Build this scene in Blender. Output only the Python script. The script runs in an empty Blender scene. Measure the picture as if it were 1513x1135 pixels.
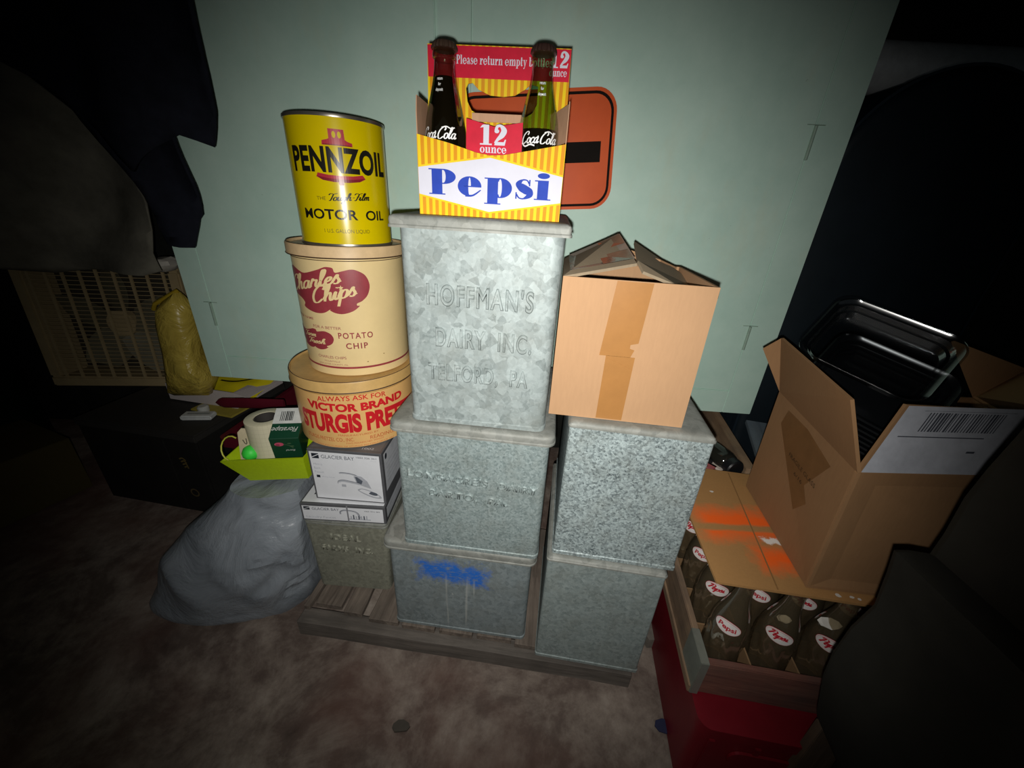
import bpy, bmesh, math, random
import numpy as np
from mathutils import Vector, Matrix
from mathutils.geometry import tessellate_polygon

# ------------------------------------------------------------------ camera, world, flash, exposure
SC = bpy.context.scene
COL = SC.collection
PITCH = math.radians(25.1448); ROLL = math.radians(3.3637); FPX = 568.0
EYE = Vector((0, 0, .98))
_u = Vector((0, math.sin(PITCH), math.cos(PITCH))); _f = Vector((0, math.cos(PITCH), -math.sin(PITCH))); _r = Vector((1, 0, 0))
_c, _s = math.cos(ROLL), math.sin(ROLL)
CR = _r*_c + _u*_s                    # image right in the room
CU = -_r*_s + _u*_c                   # image up in the room
cam_d = bpy.data.cameras.new('camera'); cam = bpy.data.objects.new('camera', cam_d); COL.objects.link(cam)
cam.matrix_world = Matrix(((CR.x, CU.x, -_f.x, EYE.x), (CR.y, CU.y, -_f.y, EYE.y), (CR.z, CU.z, -_f.z, EYE.z), (0, 0, 0, 1)))
cam_d.sensor_width = 36; cam_d.lens = 36*FPX/1513; cam_d.clip_start = .01
SC.camera = cam
w = bpy.data.worlds.new('dark_basement'); SC.world = w; w.use_nodes = True
w.node_tree.nodes['Background'].inputs[0].default_value = (.75, .85, .9, 1)
w.node_tree.nodes['Background'].inputs[1].default_value = .022
# the phone's own flash, two centimetres under its lens
fl_d = bpy.data.lights.new('phone_flash', 'SPOT'); fl = bpy.data.objects.new('phone_flash', fl_d); COL.objects.link(fl)
fl.location = EYE - CU*.020 - CR*.006 - _f*.01
FLASH_AIM = Vector((-.02, .80, .60))
fl.rotation_euler = (FLASH_AIM - fl.location).to_track_quat('-Z', 'Y').to_euler()
fl_d.energy = 29; fl_d.color = (1, .975, .93); fl_d.spot_size = math.radians(115); fl_d.spot_blend = 1; fl_d.shadow_soft_size = .004
SC.view_settings.view_transform = 'Standard'; SC.view_settings.look = 'None'; SC.view_settings.exposure = 0; SC.view_settings.gamma = 1
SC.view_settings.use_curve_mapping = False

def at(x, y, Y):
    """room point seen at photo pixel (x, y) at distance Y in front of the viewer"""
    a, b = (x - 756.5)/FPX, (y - 567.5)/FPX
    d = _f + _r*(a*_c + b*_s) - _u*(-a*_s + b*_c)
    return EYE + d*(Y/d.y)
def atz(x, y, z):
    a, b = (x - 756.5)/FPX, (y - 567.5)/FPX
    d = _f + _r*(a*_c + b*_s) - _u*(-a*_s + b*_c)
    return EYE + d*((z - EYE.z)/d.z)

# ------------------------------------------------------------------ materials
def lin(h):
    h = h.lstrip('#'); o = []
    for i in (0, 2, 4):
        c = int(h[i:i+2], 16)/255
        o.append(c/12.92 if c <= .04045 else ((c + .055)/1.055)**2.4)
    return (*o, 1)
class NT:
    def __init__(s, name):
        s.m = bpy.data.materials.new(name); s.m.use_nodes = True; s.t = s.m.node_tree; s.b = s.t.nodes['Principled BSDF']; s.co = None
    def n(s, typ, **kw):
        o = s.t.nodes.new(typ)
        for k, v in kw.items(): setattr(o, k, v)
        return o
    def l(s, a, b): s.t.links.new(a, b)
    def obj(s):
        if not s.co: s.co = s.n('ShaderNodeTexCoord').outputs['Object']
        return s.co
    def map(s, scale, loc=(0, 0, 0)):
        m = s.n('ShaderNodeMapping'); s.l(s.obj(), m.inputs[0]); m.inputs['Scale'].default_value = scale; m.inputs['Location'].default_value = loc
        return m.outputs[0]
    def noise(s, scale, detail=4, rough=.6, vec=None, dist=0):
        o = s.n('ShaderNodeTexNoise'); s.l(vec or s.obj(), o.inputs['Vector'])
        o.inputs['Scale'].default_value = scale; o.inputs['Detail'].default_value = detail; o.inputs['Roughness'].default_value = rough; o.inputs['Distortion'].default_value = dist
        return o.outputs['Fac']
    def ramp(s, fac, stops):
        o = s.n('ShaderNodeValToRGB'); s.l(fac, o.inputs[0]); e = o.color_ramp.elements
        while len(e) < len(stops): e.new(.5)
        for i, (p, c) in enumerate(stops):
            e[i].position = p; e[i].color = c if len(c) == 4 else (*c, 1)
        return o.outputs[0]
    def math(s, op, a, b=None, c=None):
        o = s.n('ShaderNodeMath', operation=op)
        for i, v in enumerate((a, b, c)):
            if v is None: continue
            if isinstance(v, (int, float)): o.inputs[i].default_value = v
            else: s.l(v, o.inputs[i])
        return o.outputs[0]
    def mix(s, fac, a, b, mode='MIX'):
        o = s.n('ShaderNodeMix', data_type='RGBA', blend_type=mode)
        for i, v in ((0, fac), (6, a), (7, b)):
            if isinstance(v, (int, float)): o.inputs[i].default_value = v
            elif isinstance(v, (tuple, list)): o.inputs[i].default_value = v
            else: s.l(v, o.inputs[i])
        return o.outputs[2]
    def bump(s, h, strength=.3, dist=.002):
        o = s.n('ShaderNodeBump'); s.l(h, o.inputs['Height']); o.inputs['Strength'].default_value = strength; o.inputs['Distance'].default_value = dist
        s.l(o.outputs[0], s.b.inputs['Normal'])
    def set(s, color=None, rough=None, metal=None, spec=None):
        for k, v in (('Base Color', color), ('Roughness', rough), ('Metallic', metal), ('Specular IOR Level', spec)):
            if v is None: continue
            if isinstance(v, (int, float, tuple)): s.b.inputs[k].default_value = v
            else: s.l(v, s.b.inputs[k])
        return s
    def xyz(s, vec=None):
        o = s.n('ShaderNodeSeparateXYZ'); s.l(vec or s.obj(), o.inputs[0]); return o.outputs
    def patch(s, a0, a1, b0, b1, soft, wob, wscale, axes=(0, 2)):
        """soft-edged patch of paint with its own ragged outline, in the object's coordinates"""
        nz = s.noise(wscale, 5, .7); X = s.xyz(); d = s.math('MULTIPLY', s.math('SUBTRACT', nz, .5), wob)
        def side(v, lo, hi):
            q = s.math('SUBTRACT', (hi - lo)/2, s.math('ABSOLUTE', s.math('SUBTRACT', v, (hi + lo)/2)))
            q = s.math('ADD', q, d)
            o = s.n('ShaderNodeMapRange'); s.l(q, o.inputs[0]); o.inputs[1].default_value = -soft; o.inputs[2].default_value = soft
            return o.outputs[0]
        return s.math('MINIMUM', side(X[axes[0]], a0, a1), side(X[axes[1]], b0, b1))
MC = {}
def flat(h, rough=.6, metal=0, spec=.5, var=.12, scale=40, bump=0):
    """painted, printed or plastic surface: one colour with slight mottling"""
    k = (h, rough, metal, spec, var, scale, bump)
    if k in MC: return MC[k]
    t = NT('surface_' + h.strip('#')); c = lin(h); nz = t.noise(scale, 5, .65)
    lo = tuple(x*(1 - var) for x in c[:3]) + (1,); hi = tuple(min(1, x*(1 + var)) for x in c[:3]) + (1,)
    t.set(t.ramp(nz, [(.3, lo), (.7, hi)]), rough, metal, spec)
    if bump: t.bump(nz, bump)
    MC[k] = t.m; return t.m
def galv(name, cell, lo, hi, rough=.5, metal=.3, extra=None, bias=.5, white=0):
    """galvanised sheet: crystalline spangle of zinc with dull weathering"""
    t = NT(name)
    nz = t.n('ShaderNodeTexNoise'); t.l(t.obj(), nz.inputs['Vector']); nz.inputs['Scale'].default_value = cell*.5; nz.inputs['Detail'].default_value = 3
    ad = t.n('ShaderNodeVectorMath', operation='MULTIPLY_ADD'); t.l(nz.outputs['Color'], ad.inputs[0]); ad.inputs[1].default_value = (1.2/cell,)*3; t.l(t.obj(), ad.inputs[2])
    vo = t.n('ShaderNodeTexVoronoi'); t.l(ad.outputs[0], vo.inputs['Vector']); vo.inputs['Scale'].default_value = cell
    sp = t.n('ShaderNodeSeparateColor'); t.l(vo.outputs['Color'], sp.inputs[0])
    vo2 = t.n('ShaderNodeTexVoronoi'); t.l(ad.outputs[0], vo2.inputs['Vector']); vo2.inputs['Scale'].default_value = cell*2.7
    sp2 = t.n('ShaderNodeSeparateColor'); t.l(vo2.outputs['Color'], sp2.inputs[0])
    big = t.noise(7, 6, .65)
    f = t.math('ADD', t.math('MULTIPLY', sp.outputs[0], .5), t.math('ADD', t.math('MULTIPLY', sp2.outputs[1], .25), t.math('MULTIPLY', big, .45)))
    col = t.ramp(f, [(.15, lin(lo)), (bias, tuple((a + b)/2 for a, b in zip(lin(lo), lin(hi)))), (.95, lin(hi))])
    if white:
        col = t.mix(t.ramp(t.noise(cell*1.3, 3, .6), [(.62, (0, 0, 0)), (.72, (white,)*3)]), col, lin('#dfe6e4'))
    dirt = t.ramp(t.noise(16, 6, .7), [(.45, (0, 0, 0)), (.8, (.5, .5, .5))])
    col = t.mix(dirt, col, lin('#6b6a5e'))
    if extra: col = extra(t, col)
    t.set(col, rough, metal, .4); t.bump(f, .25, .001)
    return t.m
def woodm(name, a, b, axis=1, scale=14, rough=.8):
    t = NT(name); sc = [scale*3]*3; sc[axis] = scale*.25
    nz = t.noise(1.6, 6, .65, t.map(tuple(sc)), .6); bl = t.noise(9, 5, .6)
    col = t.mix(t.ramp(bl, [(.4, (0, 0, 0)), (.75, (.6, .6, .6))]), t.ramp(nz, [(.3, lin(a)), (.7, lin(b))]), lin('#4a4540'))
    t.set(col, rough, 0, .25); t.bump(nz, .5, .003); return t.m
def cardm(name, h, var=.1, extra=None):
    t = NT(name); c = lin(h)
    fl_ = t.noise(220, 3, .7, t.map((1, 1, .15))); big = t.noise(8, 5, .6)
    f = t.math('ADD', t.math('MULTIPLY', fl_, .5), t.math('MULTIPLY', big, .5))
    col = t.ramp(f, [(.32, tuple(x*(1 - var) for x in c[:3])), (.68, tuple(min(1, x*(1 + var)) for x in c[:3]))])
    if extra: col = extra(t, col)
    t.set(col, .85, 0, .2); t.bump(f, .12, .001); return t.m
def thin_glass(name, tint, rough=.03, edge=.25, base=.04):
    m = bpy.data.materials.new(name); m.use_nodes = True; t = m.node_tree; t.nodes.clear()
    o = t.nodes.new('ShaderNodeOutputMaterial'); mx = t.nodes.new('ShaderNodeMixShader'); tr = t.nodes.new('ShaderNodeBsdfTransparent'); gl = t.nodes.new('ShaderNodeBsdfGlossy')
    tr.inputs[0].default_value = lin(tint); gl.inputs['Roughness'].default_value = rough
    lw = t.nodes.new('ShaderNodeLayerWeight'); lw.inputs[0].default_value = edge
    mp = t.nodes.new('ShaderNodeMapRange'); t.links.new(lw.outputs['Facing'], mp.inputs[0]); mp.inputs[3].default_value = base; mp.inputs[4].default_value = .7
    t.links.new(mp.outputs[0], mx.inputs[0]); t.links.new(tr.outputs[0], mx.inputs[1]); t.links.new(gl.outputs[0], mx.inputs[2]); t.links.new(mx.outputs[0], o.inputs[0])
    return m

def dusty_glass(name, tint, dust, amount):
    m = thin_glass(name, tint, .06, .5, .08); t = m.node_tree; o = next(n for n in t.nodes if n.type == 'OUTPUT_MATERIAL'); src = o.inputs[0].links[0].from_socket
    d = t.nodes.new('ShaderNodeBsdfDiffuse'); d.inputs[0].default_value = lin(dust); mx = t.nodes.new('ShaderNodeMixShader'); mx.inputs[0].default_value = amount
    t.links.new(src, mx.inputs[1]); t.links.new(d.outputs[0], mx.inputs[2]); t.links.new(mx.outputs[0], o.inputs[0]); return m

# ------------------------------------------------------------------ mesh tools
class MB:
    def __init__(s): s.v = []; s.f = []; s.mi = []
    def add(s, vs, fs, mi=0):
        b = len(s.v); s.v += [tuple(v) for v in vs]
        for f in fs: s.f.append([b + i for i in f]); s.mi.append(mi)
        return s
    def box(s, x0, y0, z0, x1, y1, z1, mi=0, M=None):
        vs = [(x, y, z) for z in (z0, z1) for y in (y0, y1) for x in (x0, x1)]
        if M is not None: vs = [M @ Vector(v) for v in vs]
        return s.add(vs, [(0, 2, 3, 1), (4, 5, 7, 6), (0, 1, 5, 4), (2, 6, 7, 3), (0, 4, 6, 2), (1, 3, 7, 5)], mi)
    def loft(s, loops, cap0=True, cap1=True, mi=0, closed=True):
        n = len(loops[0]); vs = [p for L in loops for p in L]; fs = []
        for i in range(len(loops) - 1):
            for j in range(n if closed else n - 1):
                k = (j + 1) % n; fs.append((i*n + j, i*n + k, (i + 1)*n + k, (i + 1)*n + j))
        if cap0: fs.append(tuple(reversed(range(n))))
        if cap1: fs.append(tuple((len(loops) - 1)*n + j for j in range(n)))
        return s.add(vs, fs, mi)
    def lathe(s, prof, n=48, mi=0, cap0=True, cap1=True, c=(0, 0)):
        loops = [[(c[0] + r*math.cos(2*math.pi*j/n), c[1] + r*math.sin(2*math.pi*j/n), z) for j in range(n)] for r, z in prof]
        return s.loft(loops, cap0, cap1, mi)
    def tube(s, path, r, n=8, mi=0, cap=True):
        P = [Vector(p) for p in path]; loops = []; up = None
        for i, p in enumerate(P):
            d = (P[min(i + 1, len(P) - 1)] - P[max(i - 1, 0)]).normalized()
            if up is None: up = d.orthogonal().normalized()
            up = (up - d*up.dot(d)).normalized(); q = d.cross(up); rr = r[i] if isinstance(r, (list, tuple)) else r
            loops.append([p + (up*math.cos(2*math.pi*j/n) + q*math.sin(2*math.pi*j/n))*rr for j in range(n)])
        return s.loft(loops, cap, cap, mi)
    def slab(s, quad, th, mi=0):
        """panel of cardboard, sheet metal or board: a polygon with thickness th behind its face"""
        Q = [Vector(q) for q in quad]; nn = Vector((0, 0, 0))
        for i in range(len(Q)): nn += (Q[i] - Q[0]).cross(Q[(i + 1) % len(Q)] - Q[0])
        nn.normalize(); B = [q - nn*th for q in Q]
        return s.loft([B, Q], mi=mi)
    def plate(s, pts, y0, y1, mi=0):
        """outline in x-z (may be concave) given thickness along y"""
        t = tessellate_polygon([[Vector((p[0], p[1], 0)) for p in pts]]); n = len(pts)
        vs = [(p[0], y0, p[1]) for p in pts] + [(p[0], y1, p[1]) for p in pts]
        fs = [tuple(f) for f in t] + [tuple(n + i for i in reversed(f)) for f in t] + [(j, (j + 1) % n, n + (j + 1) % n, n + j) for j in range(n)]
        return s.add(vs, fs, mi)
    def build(s, name, mats, parent=None, smooth=None, bevel=0, seg=2, loc=None, rot=None):
        me = bpy.data.meshes.new(name); me.from_pydata(s.v, [], s.f)
        for m in (mats if isinstance(mats, (list, tuple)) else [mats]): me.materials.append(m)
        for p, i in zip(me.polygons, s.mi): p.material_index = i
        bm = bmesh.new(); bm.from_mesh(me); bmesh.ops.recalc_face_normals(bm, faces=bm.faces)
        if bevel:
            es = [e for e in bm.edges if len(e.link_faces) == 2 and e.calc_face_angle(0) > .5]
            bmesh.ops.bevel(bm, geom=es, offset=bevel, segments=seg, affect='EDGES', clamp_overlap=True)
        bm.to_mesh(me); bm.free()
        if smooth is not None:
            for p in me.polygons: p.use_smooth = True
            me.set_sharp_from_angle(angle=math.radians(smooth))
        o = bpy.data.objects.new(name, me); COL.objects.link(o); o.parent = parent
        if loc is not None: o.location = loc
        if rot is not None: o.rotation_euler = rot
        return o
def tag(o, label, cat, group=None):
    o['label'] = label; o['category'] = cat
    if group: o['group'] = group
    return o
def thing(name, label, cat, loc=(0, 0, 0), rot=(0, 0, 0), group=None):
    o = bpy.data.objects.new(name, None); COL.objects.link(o); o.location = loc; o.rotation_euler = rot; o.empty_display_size = .05
    return tag(o, label, cat, group)
def struct(o): o['kind'] = 'structure'; return o
def rr(w_, d, r, n=5, y0=0):
    """rounded rectangle, x centred, y from y0 to y0+d"""
    P = []
    for cx, cy, a in ((w_/2 - r, y0 + r, -90), (w_/2 - r, y0 + d - r, 0), (-w_/2 + r, y0 + d - r, 90), (-w_/2 + r, y0 + r, 180)):
        for i in range(n + 1):
            t = math.radians(a + 90*i/n); P.append((cx + r*math.cos(t), cy + r*math.sin(t)))
    return P
def at_z(P, z): return [(p[0], p[1], z) for p in P]
def hsh(x, y=0, z=0):
    return (math.sin(x*12.9898 + y*78.233 + z*37.719)*43758.5453) % 1
from mathutils import noise as mnoise
def nz3(x, y, z, f): return mnoise.noise(Vector((x*f, y*f, z*f)))

# ------------------------------------------------------------------ lettering
def catmull(P, n=6):
    P = [Vector((p[0], p[1])) for p in P]; out = []
    for i in range(len(P) - 1):
        a, b, c, d = P[max(i - 1, 0)], P[i], P[i + 1], P[min(i + 2, len(P) - 1)]
        for k in range(n):
            t = k/n
            out.append(.5*((2*b) + (c - a)*t + (2*a - 5*b + 4*c - d)*t*t + (3*b - a - 3*c + d)*t**3))
    out.append(P[-1]); return out
def ell(cx, cy, rx, ry, a0=0, a1=360, n=28):
    return [(cx + rx*math.cos(math.radians(a0 + (a1 - a0)*i/n)), cy + ry*math.sin(math.radians(a0 + (a1 - a0)*i/n))) for i in range(n + (0 if abs(a1 - a0) == 360 else 1))]
def rect(x0, y0, x1, y1): return [(x0, y0), (x1, y0), (x1, y1), (x0, y1)]
def ribbon(P, wd, n=6, slope=None):
    """stroke as a closed outline; wd one width or one per control point; slope: thin upstrokes"""
    C = catmull(P, n); m = len(C); ws = []
    for i in range(m):
        if isinstance(wd, (list, tuple)):
            t = i/n; k = min(int(t), len(wd) - 1); k2 = min(k + 1, len(wd) - 1); w_ = wd[k] + (wd[k2] - wd[k])*(t - int(t))
        else: w_ = wd
        ws.append(w_)
    L, R = [], []
    for i in range(m):
        d = C[min(i + 1, m - 1)] - C[max(i - 1, 0)]
        if d.length < 1e-9: d = Vector((1, 0))
        d.normalize(); w_ = ws[i]
        if slope is not None: w_ *= slope + (1 - slope)*abs(d.y)
        q = Vector((-d.y, d.x))*w_/2; L.append(C[i] + q); R.append(C[i] - q)
    return [(a, b, c, d) for a, b, c, d in zip(L[:-1], R[:-1], R[1:], L[1:])]
def arcshape(cx, cy, rx, ry, a0, a1, th, t, n=30):
    o, i_ = [], []
    for k in range(n + 1):
        a = math.radians(a0 + (a1 - a0)*k/n); o.append((cx + rx*math.cos(a), cy + ry*math.sin(a)))
        i_.append((cx + (rx - th)*math.cos(a), cy + (ry - t)*math.sin(a)))
    return [(o[k], i_[k], i_[k + 1], o[k + 1]) for k in range(n)]
def serif_glyph(ch, S, t, xh, ds):
    A = .09; p = []
    if ch == 'P':
        p = [rect(A, 0, A + S, 1), rect(0, 0, 2*A + S, t), rect(0, 1 - t, A + S + .08, 1), rect(A + S, .42, A + S + .06, .42 + t)] + arcshape(A + S + .03, .71, .38, .29, -90, 90, S*.95, t); return p, 2*A + S + .35
    if ch == 'e':
        rx = .36; p = arcshape(rx, xh/2, rx, xh/2 + .01, 0, 250, S, t) + ribbon([(rx - .13, .02), (rx + .1, .035), (2*rx - .02, .24*xh/.7)], [t*2.2, t*1.5, t*.8], 8); p.append(rect(S*.6, xh/2 - t/2, 2*rx - .005, xh/2 + t/2)); return p, 2*rx + .06
    if ch in 'pb':
        lo, hi = (ds, xh) if ch == 'p' else (0, 1)
        p = [rect(A, lo, A + S, hi), rect(0, hi - t, A, hi)] + arcshape(A + S + .06, xh/2, .36, xh/2 + .01, -135, 135, S*.95, t)
        if ch == 'p': p.append(rect(0, lo, 2*A + S, lo + t))
        return p, A + S + .47
    if ch == 's':
        y = lambda v: v*xh
        p = ribbon([(.43, y(.78)), (.36, y(.96)), (.22, y(.97)), (.12, y(.78)), (.24, y(.57)), (.40, y(.40)), (.44, y(.2)), (.28, y(.03)), (.14, y(.06)), (.06, y(.25))], [t, t, t*1.3, S*.6, S*.95, S*.95, S*.6, t*1.3, t, t], 6)
        p += [rect(.42, y(.68), .46, y(1)), rect(.03, 0, .07, y(.34))]; return p, .56
    if ch in 'il':
        h = xh if ch == 'i' else 1
        p = [rect(A, 0, A + S, h), rect(0, 0, 2*A + S, t), rect(0, h - t, A, h)]
        if ch == 'i': p.append(ell(A + S/2, xh + .17, S*.56, .11))
        return p, 2*A + S + .05
    if ch == 'r':
        p = [rect(A, 0, A + S, xh), rect(0, 0, 2*A + S + .03, t), rect(0, xh - t, A, xh)] + ribbon([(A + S, .5*xh), (A + S + .1, .88*xh), (A + S + .2, .96*xh)], [t*1.5, t*1.8, t*2], 5) + [ell(A + S + .2, .84*xh, .1, .1)]; return p, A + S + .34
    if ch in 'nmu':
        k = 2 if ch == 'm' else 1; st = .42; p = []
        for i in range(k + 1):
            x = A + i*st
            p.append(rect(x, 0, x + S, xh*(1 if (i == 0 or ch == 'u') else .72)))
            if ch != 'u': p.append(rect(x - A, 0, x + S + A, t))
            else: p.append(rect(x - A, xh - t, x, xh))
            if i:
                xx = x - st + S
                if ch == 'u': p += ribbon([(xx - S*.5, .22*xh), (xx + .02, .04), (xx + .12, .03), (x + .02, .2*xh)], [S, S*.6, t, t], 5)
                else: p += ribbon([(xx - .01, .68*xh), (xx + .1, .94*xh), (x + S*.35, .93*xh), (x + S*.5, .7*xh)], [t, t*1.3, S*.6, S], 5)
        p.append(rect(0, xh - t, A, xh))
        if ch == 'u': p.append(rect(A + st + S, 0, A + st + S + A, t))
        return p, k*st + S + 2*A + .04
    if ch == 't':
        p = [rect(A, .1, A + S, .95), rect(0, xh - t, A + S + .14, xh)] + ribbon([(A + S/2, .14), (A + S*.6, .03), (A + S + .14, .1)], [S, S*.5, t], 5); return p, A + S + .2
    if ch == 'y':
        p = [[(.04, xh), (.04 + S, xh), (.36, .02), (.28, -.02)]] + ribbon([(.56, xh), (.36, .08), (.22, ds*.8), (.1, ds*.8)], [t*1.3, t*1.3, t*1.5, t*2.5], 5) + [rect(0, xh - t, .14 + S, xh), rect(.46, xh - t, .68, xh)]; return p, .68
    if ch == 'a':
        p = [rect(.3, .08, .3 + S, .7*xh), rect(.3 + S*.4, 0, .36 + S, t)] + ribbon([(.08, .78*xh), (.16, .95*xh), (.3, .95*xh), (.3 + S/2, .68*xh)], [S*.7, t, S*.6, S], 5) + arcshape(.22, .26*xh, .22, .27*xh, 60, 300, S*.8, t); return p, .42 + S
    if ch == 'o':
        return arcshape(.36, xh/2, .36, xh/2 + .01, 0, 360, S, t), .76
    if ch == 'c':
        return arcshape(.34, xh/2, .34, xh/2 + .01, 50, 320, S, t) + [ell(.52, .76*xh, .1, .1)], .66
    if ch == '1':
        return [rect(.17, 0, .17 + S*1.05, 1), rect(0, 0, .34 + S, t*1.2), [(0, .84), (.17, .87), (.17, 1), (.1, .97)]], .42 + S
    if ch == '2':
        return ribbon([(.1, .74), (.16, .93), (.34, .96), (.5, .74), (.4, .5), (.2, .3), (.06, .1)], [S*.6, S*.5, S*.5, S*1.1, S, S*.55, S*.4], 7) + [ell(.14, .7, .12, .1)] + [[(.03, 0), (.56, 0), (.62, .3), (.56, .3), (.5, .17), (.06, .17)]], .66
    return [], .34
def serif_text(s, S=.24, t=.06, xh=.68, ds=-.28, gap=.02):
    out = []; x = 0
    for ch in s:
        g, adv = serif_glyph(ch, S, t, xh, ds)
        out += [[(q[0] + x, q[1]) for q in poly] for poly in g]; x += adv + gap
    return out, x
SCRIPT = {
 'C': ([[(1.0, 1.45), (1.12, 1.75), (.95, 2.02), (.6, 1.95), (.22, 1.45), (.08, .75), (.25, .12), (.62, .0), (1.02, .35)]], 1.12),
 'c': ([[(.62, .78), (.52, 1.0), (.28, .92), (.1, .5), (.2, .08), (.45, .02), (.75, .32)]], .68),
 'o': ([[(.4, 1), (.14, .8), (.1, .3), (.35, 0), (.62, .25), (.62, .75), (.4, 1), (.6, .85), (.85, .85)]], .74),
 'a': ([[(.66, .82), (.45, 1), (.16, .75), (.12, .25), (.34, .0), (.58, .3), (.7, .98)], [(.7, 1), (.66, .3), (.78, .02), (1.0, .28)]], .9),
 'l': ([[(.0, .25), (.34, 1.2), (.44, 1.85), (.3, 2.02), (.18, 1.7), (.16, .4), (.3, .02), (.55, .28)]], .5),
 'h': ([[(.0, .25), (.34, 1.25), (.42, 1.85), (.28, 2.02), (.16, 1.6), (.14, 0)], [(.15, .45), (.38, .95), (.58, .9), (.58, .3), (.7, .02), (.92, .28)]], .84),
 'r': ([[(.0, .25), (.2, 1.08), (.3, .86), (.56, .9), (.52, .3), (.64, .02), (.86, .28)]], .78),
 'e': ([[(.06, .38), (.42, .58), (.5, .88), (.32, 1.0), (.12, .7), (.12, .25), (.34, .0), (.68, .3)]], .64),
 's': ([[(.0, .25), (.32, 1.1), (.36, .8), (.54, .36), (.4, .02), (.12, .12)], [(.42, .1), (.7, .28)]], .66),
 'i': ([[(.0, .25), (.18, .98), (.16, .25), (.3, .02), (.5, .28)], [(.24, 1.36), (.26, 1.46)]], .46),
 'p': ([[(.0, .3), (.2, 1.02), (.1, -.9)], [(.17, .6), (.42, 1.0), (.68, .78), (.6, .2), (.36, .02), (.16, .22)], [(.5, .06), (.8, .28)]], .78),
 'P': ([[(.4, 1.9), (.25, .9), (.12, .0)], [(-.1, 1.5), (.1, 1.95), (.6, 2.02), (.95, 1.6), (.75, 1.05), (.3, .95)]], .8),
 'T': ([[(-.25, 1.55), (.0, 1.95), (.55, 1.8), (1.2, 2.0)], [(.55, 1.82), (.42, .6), (.3, .05), (.05, .1)]], .72),
 'F': ([[(-.25, 1.55), (.0, 1.95), (.55, 1.8), (1.15, 2.0)], [(.55, 1.82), (.4, .6), (.25, .0), (.0, .1)], [(.25, 1.0), (.85, 1.02)]], .8),
 'u': ([[(.0, .7), (.12, 1), (.1, .3), (.28, 0), (.52, .35), (.6, 1)], [(.6, 1), (.58, .25), (.7, .02), (.92, .28)]], .84),
 'g': ([[(.6, .82), (.42, 1), (.16, .75), (.14, .3), (.34, .05), (.58, .4), (.62, .98)], [(.62, 1), (.5, -.7), (.25, -.85), (.15, -.55), (.8, .28)]], .76),
 'm': ([[(.0, .3), (.12, 1), (.1, 0)], [(.12, .5), (.34, .98), (.48, .85), (.44, 0)], [(.46, .5), (.7, .98), (.84, .85), (.8, .25), (.92, .02), (1.1, .28)]], 1.06),
 'n': ([[(.0, .3), (.12, 1), (.1, 0)], [(.12, .5), (.36, .98), (.52, .85), (.48, .25), (.6, .02), (.8, .28)]], .76),
 't': ([[(.2, 1.6), (.12, .4), (.26, .02), (.48, .28)], [(-.05, 1.08), (.45, 1.12)]], .46),
 '-': ([[(.15, .75), (.5, .8)]], .6), '.': ([[(.15, .85), (.2, .9)]], .34), ' ': ([], .5)}
def script_text(s, wd=.2, slant=.32, slope=.45):
    out = []; x = 0
    for ch in s:
        st, adv = SCRIPT.get(ch, SCRIPT[' '])
        for P in st:
            out += ribbon([(x + q[0] + slant*q[1], q[1]) for q in P], wd, 6, slope)
        x += adv
    return out, x
_font_cache = {}
def font_tris(body, bold=0, spacing=1):
    k = (body, bold, spacing)
    if k in _font_cache: return _font_cache[k]
    cu = bpy.data.curves.new('lettering', 'FONT'); cu.body = body; cu.size = 1; cu.offset = bold; cu.space_character = spacing; cu.resolution_u = 4
    o = bpy.data.objects.new('lettering', cu); COL.objects.link(o)
    dg = bpy.context.evaluated_depsgraph_get(); me = o.evaluated_get(dg).to_mesh()
    V = [(v.co.x, v.co.y) for v in me.vertices]; T = [tuple(p.vertices) for p in me.polygons]
    o.evaluated_get(dg).to_mesh_clear(); bpy.data.objects.remove(o); bpy.data.curves.remove(cu)
    _font_cache[k] = (V, T); return V, T
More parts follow.
